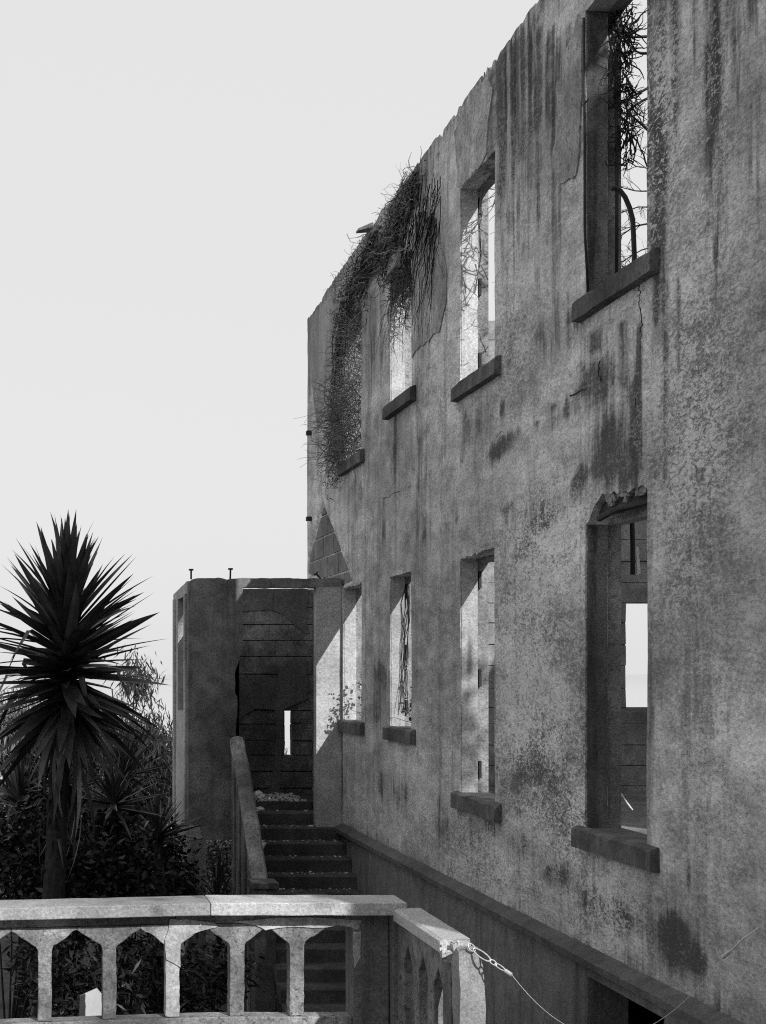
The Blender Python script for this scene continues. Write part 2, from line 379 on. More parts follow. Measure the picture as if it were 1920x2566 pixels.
# grime under every sill, along the parapet and above the ledge
for k, (a, b, c, d) in HOLES.items():
    q = np.clip(1-np.abs(hh-(c-.45))/.4, 0, 1)*np.clip((dd-a+.1)/.1, 0, 1)*np.clip((b+.1-dd)/.1, 0, 1)
    put(stain, .33*q)
put(stain, np.clip((hh-4.75)/.6, 0, 1)*.55)
put(stain, np.clip((-1.75-hh)/.3, 0, 1)*.5)
top_ = np.clip((hh-2.2)/2.6, 0, 1)*np.clip((16.5-dd)/3, .35, 1)
for nm, arr in (('stain', stain), ('lichen', lich), ('top', top_)):
    at_ = fw.data.attributes.new(nm, 'FLOAT', 'POINT'); at_.data.foreach_set('value', arr.astype(np.float32))
# inner leaf of the wall, openings a little wider: leaves a rebate in each jamb
holes2 = [(a-(.45 if k in ('L1', 'L2') else .035), b+.035, c-.02, d+.0) for k, (a, b, c, d) in HOLES.items()]
us2 = lines(D0, D1, .3, [h[i] for h in holes2 for i in (0, 1)]); vs2 = lines(-2.03, 5.3, .3, [h[i] for h in holes2 for i in (2, 3)]+[4.92])
def inner_fn(u, v, t):
    vv = v
    if v > 4.92: vv = 4.92+(v-4.92)/(5.3-4.92)*(topline(u)-.02-4.92)
    return P(4.168 if t == 0 else 4.275, u, vv)
V, Fc = slab(us2, vs2, holes2, inner_fn, 1); link('inner_wall', V, Fc, M['rough'], house)
# smooth plaster lining on each far jamb, so the sun strikes clean plaster inside the openings
for k, (a, b, c, d) in HOLES.items():
    n = 40; m = 6; vs_j = []; stn = []
    for i in range(n+1):
        t = i/n; z = c+(d-c)*t
        for q in range(m+1):
            o = .006+.003*nz(z*3, b, q*.3)
            vs_j.append(P(4.012+.006*nz(z*5, b, 3)+(.148)*q/m, b-o, z))
            g = 0
            if k == 'L3': g = max(.9*math.exp(-((q/m-.5)/.2)**2-((t-.6)/.13)**2), .5*math.exp(-((q/m-.35)/.14)**2-((t-.4)/.1)**2))
            if k == 'U3': g = max(.6*math.exp(-((q/m-.15)/.2)**2-((t-.45)/.3)**2), .5*math.exp(-((q/m-.2)/.1)**2-((t-.62)/.06)**2))
            if k in ('L2', 'U2'): g = .3*math.exp(-((q/m-.8)/.3)**2-((t-.8)/.2)**2)
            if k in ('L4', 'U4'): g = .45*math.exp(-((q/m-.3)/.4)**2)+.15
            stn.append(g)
    jo = link('jamb_lining', vs_j, [(i*(m+1)+q, i*(m+1)+q+1, (i+1)*(m+1)+q+1, (i+1)*(m+1)+q) for i in range(n) for q in range(m)], M['jamb'] if k not in ('U4', 'L4') else M['porch'], house)  # the two near jambs take darker plaster, deepening their shade by colour
    at_ = jo.data.attributes.new('stain', 'FLOAT', 'POINT'); at_.data.foreach_set('value', np.array(stn, dtype=np.float32))
    # nailing-block pockets in the inner leaf
    if k in ('L3', 'U3', 'L2'):
        for zz in (c+.22, c+(d-c)*.5, d-.16):
            mb = MB(); mb.box(P(4.176, b+.0, zz-.08), P(4.20, b+.034, zz+.08)); mb.build('nailing_block', M['timber'], house)
# sills
for k, (a, b, c, d) in HOLES.items():
    mb = MB(); x0 = 3.935; top = c+.004; n = 22; A0, B0 = a-.20, b+.11; th = .158
    ring = []
    for i in range(n+1):
        u = A0+(B0-A0)*i/n; r_ = max(0, nz(u*7, c*3.1, 2)-.15)*.05+(.012*random.random() if i in (0, n) else 0)
        ring += [P(3.997, u, top-th), P(x0+.004*nz(u*9, c), u, top-th+.006*nz(u*5, c, 7)+.01), P(x0+.003+.004*nz(u*8, c, 5), u, top-.014-r_), P(x0+.02+r_, u, top+.004*nz(u*9, c, 3)), P(3.997, u, top+.008)]
    mb.add(ring, [(i*5+q, i*5+(q+1) % 5, (i+1)*5+(q+1) % 5, (i+1)*5+q) for i in range(n) for q in range(5)]+[(4, 3, 2, 1, 0), tuple(n*5+q for q in range(5))])
    mb.box(P(4.0, a+.004, c-.03), P(4.262, b-.009, c+.005))
    mb.build('window_sill', M['sill'], house)
# plinth with a dark basement opening, and the ledge above it
ph = [(9.75, 11.1, -4.0, -2.2)]
V, Fc = slab(lines(D0, D1, .3, [9.75, 11.1]), lines(-4.7, -2.045, .2, [-4.0, -2.2]), ph,
             lambda u, v, t: P((3.975 if t == 0 else 4.27)+(fbm(u*2, v*2)*.006 if t == 0 else 0), u, v), 1)
link('plinth', V, Fc, M['plinth'], house)
mb = MB(); n = 80
prof = [(3.972, -2.12), (3.90, -2.10), (3.895, -2.05), (3.93, -2.022), (3.998, -1.99)]
ring = []
for i in range(n+1):
    d = D0+(D1-2.6-D0)*i/n
    ring += [P(x+.008*nz(d*3, q), d, h+.008*nz(d*2.3, q, 5)) for q, (x, h) in enumerate(prof)]
k = len(prof)
mb.add(ring, [(i*k+q, (i+1)*k+q, (i+1)*k+q+1, i*k+q+1) for i in range(n) for q in range(k-1)])
mb.build('ledge', M['ledge'], house)
# end wall built in board-marked lifts, one opening showing the sky
def lifts(name, x0, x1, d0, d1, h0, h1, step, hole, mat, parent, top_j=0, ang=0):
    h = h0; i = 0
    while h < h1-.02:
        t = min(h+step*random.uniform(.9, 1.1), h1)
        if h1-t < .1: t = h1
        segs = [(x0, x1)]
        mid = (h+t)/2
        for (a, b, c, d) in hole:
            if c < mid < d: segs = [s for (p, q) in segs for s in ((p, a), (b, q)) if s[1]-s[0] > .02]
        for (p, q) in segs:
            mb = MB(); o = random.uniform(-.012, .012)
            mb.box(P(p, d0+o, h+.004), P(q, d1, t-.004), .006); mb.build(name, mat, parent, bevel=.006)
        h = t; i += 1
lifts('wall_course', 4.28, 11.2, 22.7, 23.0, -4.4, -.54, .3, [], M['boardform'], house)
lifts('wall_course', 4.28, 11.2, 22.7, 23.0, -.54, 1.0, .31, [(8.70, 9.65, -.54, 1.0)], M['boardform'], house)
lifts('wall_course', 4.28, 11.2, 22.7, 23.0, 1.0, 5.17, .32, [(8.70, 9.65, 2.7, 4.4), (5.8, 6.6, 2.7, 4.4)], M['boardform'], house)
V, Fc = slab(lines(4.285, 11.15, 1, [8.70, 9.65, 5.8, 6.6]), lines(-4.4, 5.1, 1, [-.54, 1.0, 2.7, 4.4]), [(8.70, 9.65, -.54, 1.0), (8.70, 9.65, 2.7, 4.4), (5.8, 6.6, 2.7, 4.4)],
             lambda u, v, t: P(u, 22.735 if t == 0 else 22.94, v), 1)
link('wall_core', V, Fc, M['rough'], house)
# far side wall and an unseen wall stub added to shade the near window jambs
V, Fc = slab(lines(7.97, 22.69, 1, [9.6, 10.7, 13.6, 14.7]), lines(-4.4, 7.2, 1, [-1.1, 1.05, 2.7, 4.5]),
             [(9.6, 10.7, -1.1, 1.05), (9.6, 10.7, 2.7, 4.5)], lambda u, v, t: P(11.2 if t == 0 else 11.5, u, v+(0 if v < 5 else .1*nz(u*2))), 1)
link('rear_wall', V, Fc, M['boardform'], house)
mb = MB(); mb.box(P(4.28, 9.25, -4.4), P(5.7, 9.5, 5.0)); mb.build('added_shade_stub', M['rough'], house)
mb = MB(); mb.box(P(4.28, 8, -2.0), P(11.19, 22.69, -1.8)); mb.build('earth_floor', M['floor'], house)
# timber lintel inside the broken window head
a, b, c, d = HOLES['L4']
mb = MB(); mb.box(P(4.05, a+.01, d+.075), P(4.164, b-.02, d+.16), .012); mb.build('timber_lintel', M['timber'], house)
mb = MB(); mb.tube([P(4.03, b-.2, d+.03), P(4.04, (a+b)/2, d+.07), P(4.06, a+.03, d+.06)], .025, .02, 6); mb.build('timber_lintel', M['timber'], house)
mb = MB()
for i in range(26):
    u = a+(b-a)*random.uniform(.02, .8); t = (u-a)/(b-a); hq = d+headlift(u, 'L4')-random.uniform(-.01, .05); q = random.uniform(.015, .05)
    mb = MB(); mb.box(P(4.02, u-q, hq-q*.7), P(4.15, u+q, hq+q*.7), q*.35); mb.build('broken_lump', M['block'], house)
# coat of plaster still clinging to the wall: slabs with broken outlines
def patch(pts, th=.009, mat='wall', name='plaster_patch'):
    ps = [wall(x, y) for x, y in pts]; out = []
    for (p, q) in zip(ps, ps[1:]+ps[:1]):
        n = max(1, int(math.hypot(q[0]-p[0], q[1]-p[1])/.06))
        for i in range(n):
            t = i/n; u = p[0]+(q[0]-p[0])*t; v_ = p[1]+(q[1]-p[1])*t
            out.append((u+.04*nz(u*5, v_*5, 2)+.02*nz(u*17, v_*17, 2), v_+.05*nz(u*5, v_*5, 7)+.02*nz(u*17, v_*17, 4)))
    mb = MB(); mb.prism([P(4.0-th, u, v_) for u, v_ in out], [P(4.02, u, v_) for u, v_ in out])
    return mb.build(name, M[mat], house)
M['patch'] = plaster('clinging_render', .33, .08, .45, lichen=.35)
M['patch2'] = plaster('rough_render', .40, .08, .4, lichen=.6, amp=.4, bump=1.)
patch([(772, 800), (774, 931), (783, 954), (789, 1020), (796, 1070), (809, 1056), (823, 1047), (845, 1056), (857, 1074), (858, 1000), (857, 760), (830, 745)], mat='patch')
patch([(1033, 893), (1060, 865), (1102, 831), (1119, 766), (1121, 672), (1112, 640), (1098, 590), (1090, 540), (1060, 520), (1036, 600)], mat='patch2')
patch([(1442, 77), (1416, 135), (1418, 187), (1401, 270), (1395, 330), (1388, 405), (1394, 435), (1405, 451), (1424, 458), (1446, 438), (1455, 378), (1460, 300), (1462, 60), (1450, 30)], th=.012, mat='patch2')
patch([(1140, 330), (1148, 430), (1144, 470), (1160, 468), (1200, 420), (1221, 385), (1225, 300), (1236, 220), (1215, 190), (1180, 240)], th=.008, mat='patch2')
# bare concrete blocks in the scar of the old porch gable
def clip_poly(poly, clip):
    out = poly
    for i in range(len(clip)):
        a, b = clip[i], clip[(i+1) % len(clip)]; inp, out = out, []
        side = lambda p: (b[0]-a[0])*(p[1]-a[1])-(b[1]-a[1])*(p[0]-a[0])
        for j in range(len(inp)):
            p, q = inp[j], inp[(j+1) % len(inp)]; sp, sq = side(p), side(q)
            if sp >= 0: out.append(p)
            if sp*sq < 0: t = sp/(sp-sq); out.append((p[0]+(q[0]-p[0])*t, p[1]+(q[1]-p[1])*t))
        if len(out) < 3: return []
    return out
cl = [wall(809, 1270), wall(774, 1400), wall(772, 1440), wall(858, 1465), wall(878, 1455)]
ar = sum(p[0]*q[1]-q[0]*p[1] for p, q in zip(cl, cl[1:]+cl[:1]))
if ar < 0: cl.reverse()
h = 1.0; r = 0
while h < 2.5:
    d = 18.6-(.35 if r % 2 else 0)
    while d < 23:
        q = clip_poly([(d, h), (d+.72, h), (d+.72, h+.28), (d, h+.28)], cl)
        if len(q) >= 3:
            o = random.uniform(-.004, .004); g = .007
            cx = sum(p[0] for p in q)/len(q); cy = sum(p[1] for p in q)/len(q)
            q = [(p[0]-g*np.sign(p[0]-cx), p[1]-g*np.sign(p[1]-cy)) for p in q]
            mb = MB(); mb.prism([P(4.016+o, *p) for p in q], [P(4.05, *p) for p in q]); mb.build('block', M['block'], house)
        d += .735
    h += .293; r += 1
M['crack_shade'] = flat('painted_crack_shade', .03, .95)  # dark tubes on the surface; shade inside the cracks put into colour
for cr in ([(1215, 180), (1205, 230), (1180, 300), (1160, 370), (1150, 430), (1147, 480)], [(1444, 70), (1418, 187), (1401, 270), (1395, 330), (1388, 405), (1394, 435), (1410, 455), (1432, 452)],
           [(1440, 190), (1433, 260), (1420, 330)], [(1475, 250), (1440, 282), (1437, 340)], [(1428, 992), (1450, 980), (1480, 966)], [(1592, 1000), (1600, 1080), (1604, 1130), (1608, 1180)],
           [(1462, 1480), (1464, 1530), (1470, 1570)], [(960, 1250), (990, 1235), (1040, 1212)], [(935, 1140), (940, 1120), (946, 1112)], [(1000, 640), (1004, 720), (1015, 790)], [(1070, 560), (1078, 680), (1076, 780)],
           [(1504, 905), (1498, 940), (1505, 955), (1512, 940)], [(1600, 700), (1606, 800), (1604, 900)], [(1240, 1100), (1262, 1080), (1270, 1085)]):
    pts = []
    for (p, q) in zip(cr, cr[1:]):
        m = max(2, int(math.hypot(q[0]-p[0], q[1]-p[1])/8))
        for i in range(m):
            t = i/m; dq, hq = wall(p[0]+(q[0]-p[0])*t, p[1]+(q[1]-p[1])*t)
            pts.append(P(4.0+.003*random.random(), dq+random.gauss(0, .014), hq+random.gauss(0, .006)))
    mb = MB(); mb.tube(pts, .0055, .002, 4); mb.build('crack', M['crack_shade'], house)
# two small brackets on the far corner, and a broken slate sticking out of the parapet
for (x, y) in ((780, 1085), (780, 1300)):
    d, h = wall(x, y); mb = MB(); mb.box(P(3.93, d-.05, h-.03), P(4.0, d+.05, h+.03)); mb.build('bracket', M['iron'], house)
d, h = wall(930, 575); h = topline(d)+.01
mb = MB(); mb.prism([P(3.86, d+.2, h+.0), P(3.87, d+.1, h+.015), P(4.0, d-.1, h+.03), P(4.08, d+.1, h+.03)], [P(3.86, d+.2, h-.02), P(3.87, d+.1, h-.01), P(4.0, d-.1, h-.03), P(4.08, d+.1, h-.03)])
mb.build('broken_slate', M['patch'], house)
# chunk of broken lintel above the ivy-hung window
d, h = wall(1008, 640)
mb = MB(); mb.box(P(3.93, d-.05, h-.13), P(4.05, d+.4, h+.06), .03); mb.build('broken_lintel', M['patch2'], house, bevel=.02)

# ------------------------------------------------------------------ porch
porch = empty('porch', P(3, 21, -4.3), label='roofless concrete porch with a tall doorway at the head of the stairs', cat='porch')
PF = 20.1
def porch_front(u, v, t):
    x = u
    if abs(u-2.70) < 1e-6 and -2.0 < v < 1.05:   # broken door edge
        x = 2.70+np.interp(v, [-2, -1.2, -.9, -.45, -.25, .0, .15, .3, 1.05], [-.09, -.09, -.10, -.06, -.10, -.10, -.04, 0, 0])+.012*nz(v*9, 3)
    h = v
    if v > 1.2: h = v+.012*nz(u*9)-max(0, nz(u*5, 2)-.2)*.06-max(0, 2.06-u)*.7
    return P(x, PF if t == 0 else PF+.2, h)
us = lines(1.99, 3.99, .06, [2.22, 2.6, 2.70, 3.66]); vs3 = lines(-4.5, 1.21, .06, [-2.21, 1.09, -1.86])
V, Fc = slab(us, vs3, [(2.70, 3.66, -1.86, 1.09), (2.22, 4.2, -4.6, -2.21), (2.70, 3.66, -2.21, -1.86)], porch_front, 1)
# keep pier material separate: split front wall and right pier
fv = [tuple(p) for p in V]; front_f = []; pier_f = []
for q in Fc:
    (pier_f if min(fv[i][0] for i in q) > 3.655 and max(fv[i][2] for i in q) < 1.09+EYE+.001 else front_f).append(q)
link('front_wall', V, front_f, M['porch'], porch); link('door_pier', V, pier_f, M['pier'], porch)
# thin skin of darker broken plaster round the door edge
def skin(pts, d, mat, th=.012):
    out = []
    ps = [at(x, y, d)[::2] for x, y in pts]
    for (p, q) in zip(ps, ps[1:]+ps[:1]):
        n = max(1, int(math.hypot(q[0]-p[0], q[1]-p[1])/.05))
        for i in range(n):
            t = i/n; u = p[0]+(q[0]-p[0])*t; v_ = p[1]+(q[1]-p[1])*t
            out.append((u+.014*nz(u*12, v_*12, 2), v_+.014*nz(u*12, v_*12, 7)))
    mb = MB(); mb.prism([P(u, d-th, v_) for u, v_ in out], [P(u, d+.004, v_) for u, v_ in out])
    return mb.build('plaster_patch', M[mat], porch)
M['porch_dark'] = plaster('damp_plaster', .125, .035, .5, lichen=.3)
pf = porch.children[0]; co = np.empty(len(pf.data.vertices)*3); pf.data.vertices.foreach_get('co', co); co = co.reshape(-1, 3)
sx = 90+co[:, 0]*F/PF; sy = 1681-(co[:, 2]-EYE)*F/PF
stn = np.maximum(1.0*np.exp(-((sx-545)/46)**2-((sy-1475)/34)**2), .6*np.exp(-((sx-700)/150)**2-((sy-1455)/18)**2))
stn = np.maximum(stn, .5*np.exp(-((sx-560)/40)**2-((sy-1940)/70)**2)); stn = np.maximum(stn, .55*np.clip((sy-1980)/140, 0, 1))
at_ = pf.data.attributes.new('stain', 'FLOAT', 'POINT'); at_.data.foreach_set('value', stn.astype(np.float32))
skin([(583, 1735), (594, 1745), (592, 1800), (590, 1848), (574, 1842), (563, 1815), (562, 1790), (570, 1760)], PF, 'porch')
skin([(474, 2065), (500, 2072), (508, 2100), (474, 2106)], PF, 'pier')
# side wall with a bricked window, and pilaster strips
V, Fc = slab(lines(PF+.2, 22.3, .25, [20.62, 21.6]), lines(-4.5, 1.19, .2, [-.55, 1.0]), [(20.62, 21.6, -.55, 1.0)],
             lambda u, v, t: P((1.99 if t == 0 else 2.2), u, v+(0 if v < 1.15 else -.08*(u-PF)/2+.02*nz(u*6))), 1)
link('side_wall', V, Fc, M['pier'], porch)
h = -.54
while h < .45:
    d = 20.64
    while d < 21.55:
        mb = MB(); w = random.uniform(.2, .24); mb.box(P(2.06+random.uniform(0, .02), d, h), P(2.19, min(d+w-.01, 21.6), h+.065)); mb.build('brick', M['porch_in'], porch); d += w
    h += .076
for d in (20.28, 21.9):
    mb = MB(); mb.box(P(1.955, d, -4.5), P(1.992, d+.14, 1.02)); mb.build('pilaster', M['pier'], porch, bevel=.008)
mb = MB(); mb.box(P(1.95, 20.12, -4.5), P(1.992, 20.16, -2.1)); mb.build('pilaster', M['pier'], porch)
# rear wall in lifts with a slit
lifts('wall_course', 2.21, 3.98, 22.1, 22.3, -2.2, -1.21, .26, [], M['porch_in'], porch)
lifts('wall_course', 2.21, 3.98, 22.1, 22.3, -1.21, -.575, .22, [(3.57, 3.68, -1.22, -.56)], M['porch_in'], porch)
lifts('wall_course', 2.21, 3.98, 22.1, 22.3, -.575, 1.17, .25, [], M['porch_in'], porch)
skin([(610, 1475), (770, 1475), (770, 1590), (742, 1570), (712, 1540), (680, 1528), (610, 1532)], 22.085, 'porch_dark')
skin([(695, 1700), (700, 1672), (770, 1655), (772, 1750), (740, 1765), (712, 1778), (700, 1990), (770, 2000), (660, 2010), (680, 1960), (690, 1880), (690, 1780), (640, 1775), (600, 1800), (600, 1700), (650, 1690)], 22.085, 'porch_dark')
V, Fc = slab(lines(2.215, 3.975, .5, [3.57, 3.68]), lines(-2.19, 1.15, .5, [-1.21, -.575]), [(3.57, 3.68, -1.21, -.575)], lambda u, v, t: P(u, 22.135 if t == 0 else 22.25, v), 1)
link('wall_core', V, Fc, M['porch_in'], porch)
mb = MB(); mb.box(P(2.2, 20.7, -2.2), P(3.97, 22.08, -1.76)); mb.build('landing', M['step'], porch)
mb = MB(); mb.box(P(2.02, 22.05, -4.5), P(2.3, 22.29, -2.2)); mb.build('rear_leg', M['porch'], porch)
for (px, py, tilt, hh_) in ((479, 1448, .0, .095), (577, 1448, .02, .105)):
    x, d, h = at(px, py, PF+.1)
    mb = MB(); mb.tube([P(x, d, h-.02), P(x+tilt*.2, d, h+hh_)], .012, .012, 8); mb.tube([P(x+tilt*.2, d, h+hh_), P(x+tilt*.2, d, h+hh_+.022)], .032, .032, 8); mb.build('bolt', M['iron'], porch)
x, d, h = at(803, 1452, PF+.1)
mb = MB(); mb.tube([P(x+.03, d, h-.02), P(x-.05, d, h+.07)], .012, .012, 8); mb.tube([P(x-.05, d, h+.07), P(x-.065, d, h+.085)], .032, .032, 8); mb.build('bolt', M['iron'], porch)
# bolt holes seen on the pier: a small iron plate with three studs
x, d, h = at(831, 1739, PF)
for q in (-.03, 0, .03):
    mb = MB(); mb.tube([P(x+q, PF-.008, h), P(x+q, PF+.01, h)], .009, .009, 8); mb.build('stud', M['iron'], porch)

# ------------------------------------------------------------------ stairs
stairs = empty('staircase', P(3.4, 18, -4.3), label='crumbling concrete steps between a sloping parapet and the long wall', cat='stairs')
d, h = 20.36, -1.87
for k in range(16):
    mb = MB(); n = 14; xa, xb = 2.715, 3.97
    # nosing line chipped along its length
    fr = []
    for i in range(n+1):
        x = xa+(xb-xa)*i/n; c = .012*nz(x*7, k*3.1)+.015*max(0, nz(x*4, k*5.7))
        fr += [P(x, d+.01, h-.19), P(x, d+.004+c*.4, h-.02+c*.3), P(x, d+.03+c, h+.004*nz(x*9, k)), P(x, d+.36, h+.006*nz(x*6, k, 4))]
    mb.add(fr, [(i*4+q, (i+1)*4+q, (i+1)*4+q+1, i*4+q+1) for i in range(n) for q in range(3)]+[(0, 1, 2, 3), tuple(n*4+q for q in (3, 2, 1, 0))])
    mb.build('step', M['step'], stairs); d -= .33; h -= .165
mb = MB(); mb.box(P(2.87, 15.0, -4.6), P(3.96, 15.4, -4.4))
# sloping parapet: rounded coping on a moulded side
prof = [(20.08, -.86), (19.4, -1.30), (18.8, -1.74), (18.35, -2.12), (17.95, -2.44)]
mb = MB(); ring = []
for dd_ in np.linspace(20.08, 17.95, 26):
    hh_ = float(np.interp(-dd_, [-p[0] for p in prof], [p[1] for p in prof]))
    j = .012*nz(dd_*5)
    ring += [P(2.55, dd_, -4.5), P(2.55, dd_, hh_-.12), P(2.525, dd_, hh_-.11), P(2.525+j, dd_, hh_-.05), P(2.56, dd_, hh_-.005+j), P(2.63+j, dd_, hh_+.012), P(2.69, dd_, hh_-.005-j), P(2.715+j, dd_, hh_-.05), P(2.71, dd_, -4.5)]
k = 9
mb.add(ring, [(i*k+q, i*k+q+1, (i+1)*k+q+1, (i+1)*k+q) for i in range(25) for q in range(k-1)]+[tuple(range(k)), tuple(25*k+q for q in range(k-1, -1, -1))])
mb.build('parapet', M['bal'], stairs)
for dd_ in (19.7, 19.2, 18.7, 18.25):
    hq = np.interp(-dd_, [-20.08, -19.4, -18.8, -18.35, -17.95], [p[1] for p in prof])-.16
    mb = MB(); mb.box(P(2.525, dd_-.06, -4.5), P(2.552, dd_+.06, hq)); mb.build('moulding', M['porch'], stairs, bevel=.006)
mb = MB(); mb.box(P(2.5, 17.6, -4.5), P(2.75, 17.93, -2.50)); mb.box(P(2.47, 17.57, -2.497), P(2.78, 17.96, -2.42)); mb.build('newel', M['step'], stairs, bevel=.012)
# rubble
def rock(name, c, r, label, seed, sq=(1, 1, .6), group=None):
    import bmesh
    bm = bmesh.new(); bmesh.ops.create_icosphere(bm, subdivisions=3, radius=1)
    for v_ in bm.verts:
        p = v_.co.copy(); k = 1+.35*noise.noise(p*1.3+Vector((seed, 0, 0)))+.12*noise.cell(p*2.2+Vector((seed, 3, 0)))
        v_.co = Vector((p.x*sq[0], p.y*sq[1], p.z*sq[2]))*k*r
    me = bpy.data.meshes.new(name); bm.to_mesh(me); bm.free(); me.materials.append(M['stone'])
    o = bpy.data.objects.new(name, me); C.objects.link(o); o.location = c; o.rotation_euler = (0, 0, seed)
    return tag(o, label, 'stone', group)
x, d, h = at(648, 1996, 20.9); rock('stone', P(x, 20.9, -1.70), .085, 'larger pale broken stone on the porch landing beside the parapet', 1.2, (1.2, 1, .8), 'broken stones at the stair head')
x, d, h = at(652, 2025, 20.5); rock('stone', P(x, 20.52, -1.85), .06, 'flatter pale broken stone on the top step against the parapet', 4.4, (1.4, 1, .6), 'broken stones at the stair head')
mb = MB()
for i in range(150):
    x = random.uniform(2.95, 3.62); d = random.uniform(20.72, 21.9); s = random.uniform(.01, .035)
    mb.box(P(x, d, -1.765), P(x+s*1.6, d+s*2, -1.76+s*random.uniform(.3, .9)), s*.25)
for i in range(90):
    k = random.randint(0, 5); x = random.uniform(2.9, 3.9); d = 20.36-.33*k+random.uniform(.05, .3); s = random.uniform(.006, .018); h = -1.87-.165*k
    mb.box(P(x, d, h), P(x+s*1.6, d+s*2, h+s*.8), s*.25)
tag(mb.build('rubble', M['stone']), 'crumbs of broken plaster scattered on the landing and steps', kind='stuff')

# ------------------------------------------------------------------ balustrade
bal = empty('balustrade', P(1, 11.6, -2.76), label='broken concrete balustrade with pointed openings in front of the stairs', cat='balustrade')
def bal_pt(x, dz, h):     # front run, bending slightly towards the viewer on the left
    d = 11.60-(.15*(1.3-x) if x < 1.3 else 0.0)
    return P(x, d+dz, h)
edges = [(-1.84, -1.46), (-1.36, -.98), (-.87, -.49), (-.375, .013), (.117, .495), (.60, .97), (1.08, 1.46), (1.57, 1.91), (2.02, 2.38)]
TH = .15
for i in range(len(edges)-1):
    l, r = edges[i][1], edges[i+1][0]; al = sum(edges[i])/2; ar_ = sum(edges[i+1])/2
    j = lambda s: .008*nz(i*3.3+s, s)
    sh = -2.06
    poly = [(al, -1.905), (al, -1.93+j(1)), (l-.012, sh+.012+j(2)), (l+j(3), sh-.012), (l+.004+j(4), -2.3), (l, -2.60), (r, -2.60), (r+j(5), -2.3), (r+j(6), sh-.012), (r+.012, sh+.012+j(7)), (ar_, -1.93+j(8)), (ar_, -1.905)]
    out = []
    for (p, q) in zip(poly, poly[1:]+poly[:1]):
        m = max(1, int(math.hypot(q[0]-p[0], q[1]-p[1])/.035)); st_ = abs(p[0]-q[0]) < .02 and p[1] > -1.95 or (p[1] > -1.91 and q[1] > -1.91)
        for t in range(m):
            u, w = p[0]+(q[0]-p[0])*t/m, p[1]+(q[1]-p[1])*t/m
            k_ = 0 if st_ else 1
            c_ = max(0, nz(u*13, w*13, i)-.25)*.05
            out.append((u+k_*(.006*nz(u*22, w*22, i)), w+k_*(.006*nz(u*22, w*22, i+7)+c_)))
    mb = MB(); mb.prism([bal_pt(x, .004*nz(x*14, h*14, 5), h) for x, h in out], [bal_pt(x, TH, h) for x, h in out])
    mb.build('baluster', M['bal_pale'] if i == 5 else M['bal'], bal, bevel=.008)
def run(name, xa, xb, da, db, h0, h1, mat, n=16, jit=.006, bev=.008):
    mb = MB(); ring = []
    for i in range(n+1):
        x = xa+(xb-xa)*i/n
        a = jit*nz(x*5, h0); b = jit*nz(x*5, h1, 4)
        ring += [bal_pt(x, da+a, h0+b*.5), bal_pt(x, da+a*.6, h1+b), bal_pt(x, db, h1+b*.6), bal_pt(x, db, h0)]
    mb.add(ring, [(i*4+q, i*4+(q+1) % 4, (i+1)*4+(q+1) % 4, (i+1)*4+q) for i in range(n) for q in range(4)]+[(3, 2, 1, 0), tuple(n*4+q for q in range(4))])
    return mb.build(name, mat, bal, bevel=bev)
run('frieze', -1.65, 1.05, .012, TH-.012, -1.903, -1.822, M['bal'])
run('frieze', 1.053, 2.2, .004, TH-.012, -1.903, -1.822, M['bal'])
tag(run('cap_stone', -1.9, 1.297, -.155, .25, -1.82, -1.728, M['cap']), 'weathered grey left length of coping')
tag(run('cap_stone', 1.30, 2.76, -.16, .25, -1.82, -1.724, M['cap_new']), 'smooth pale mended length of coping')
run('bottom_rail', -1.9, 2.38, -.01, TH+.01, -2.76, -2.603, M['bal'])
# plaster shards left on the face
def shard(pts, mat='bal_pale', th=.012):
    ps = []
    for (x, y) in pts:
        X, D, H = at(x, y, 11.6); ps.append((X, H))
    out = []
    for (p, q) in zip(ps, ps[1:]+ps[:1]):
        n = max(1, int(math.hypot(q[0]-p[0], q[1]-p[1])/.03))
        for i in range(n):
            t = i/n; u = p[0]+(q[0]-p[0])*t; w = p[1]+(q[1]-p[1])*t
            out.append((u+.006*nz(u*20, w*20, 2), w+.006*nz(u*20, w*20, 7)))
    mb = MB(); mb.prism([bal_pt(u, -th, w) for u, w in out], [bal_pt(u, .003, w) for u, w in out]); mb.build('plaster_patch', M[mat], bal)
shard([(424, 2300), (470, 2303), (540, 2312), (545, 2322), (505, 2332), (470, 2345), (452, 2362), (450, 2420), (415, 2400), (412, 2350), (420, 2328)])
shard([(585, 2310), (690, 2300), (770, 2298), (850, 2302), (905, 2306), (900, 2330), (850, 2318), (800, 2325), (720, 2322), (665, 2330), (640, 2318)])
shard([(884, 2335), (905, 2332), (902, 2400), (888, 2425), (884, 2380)])
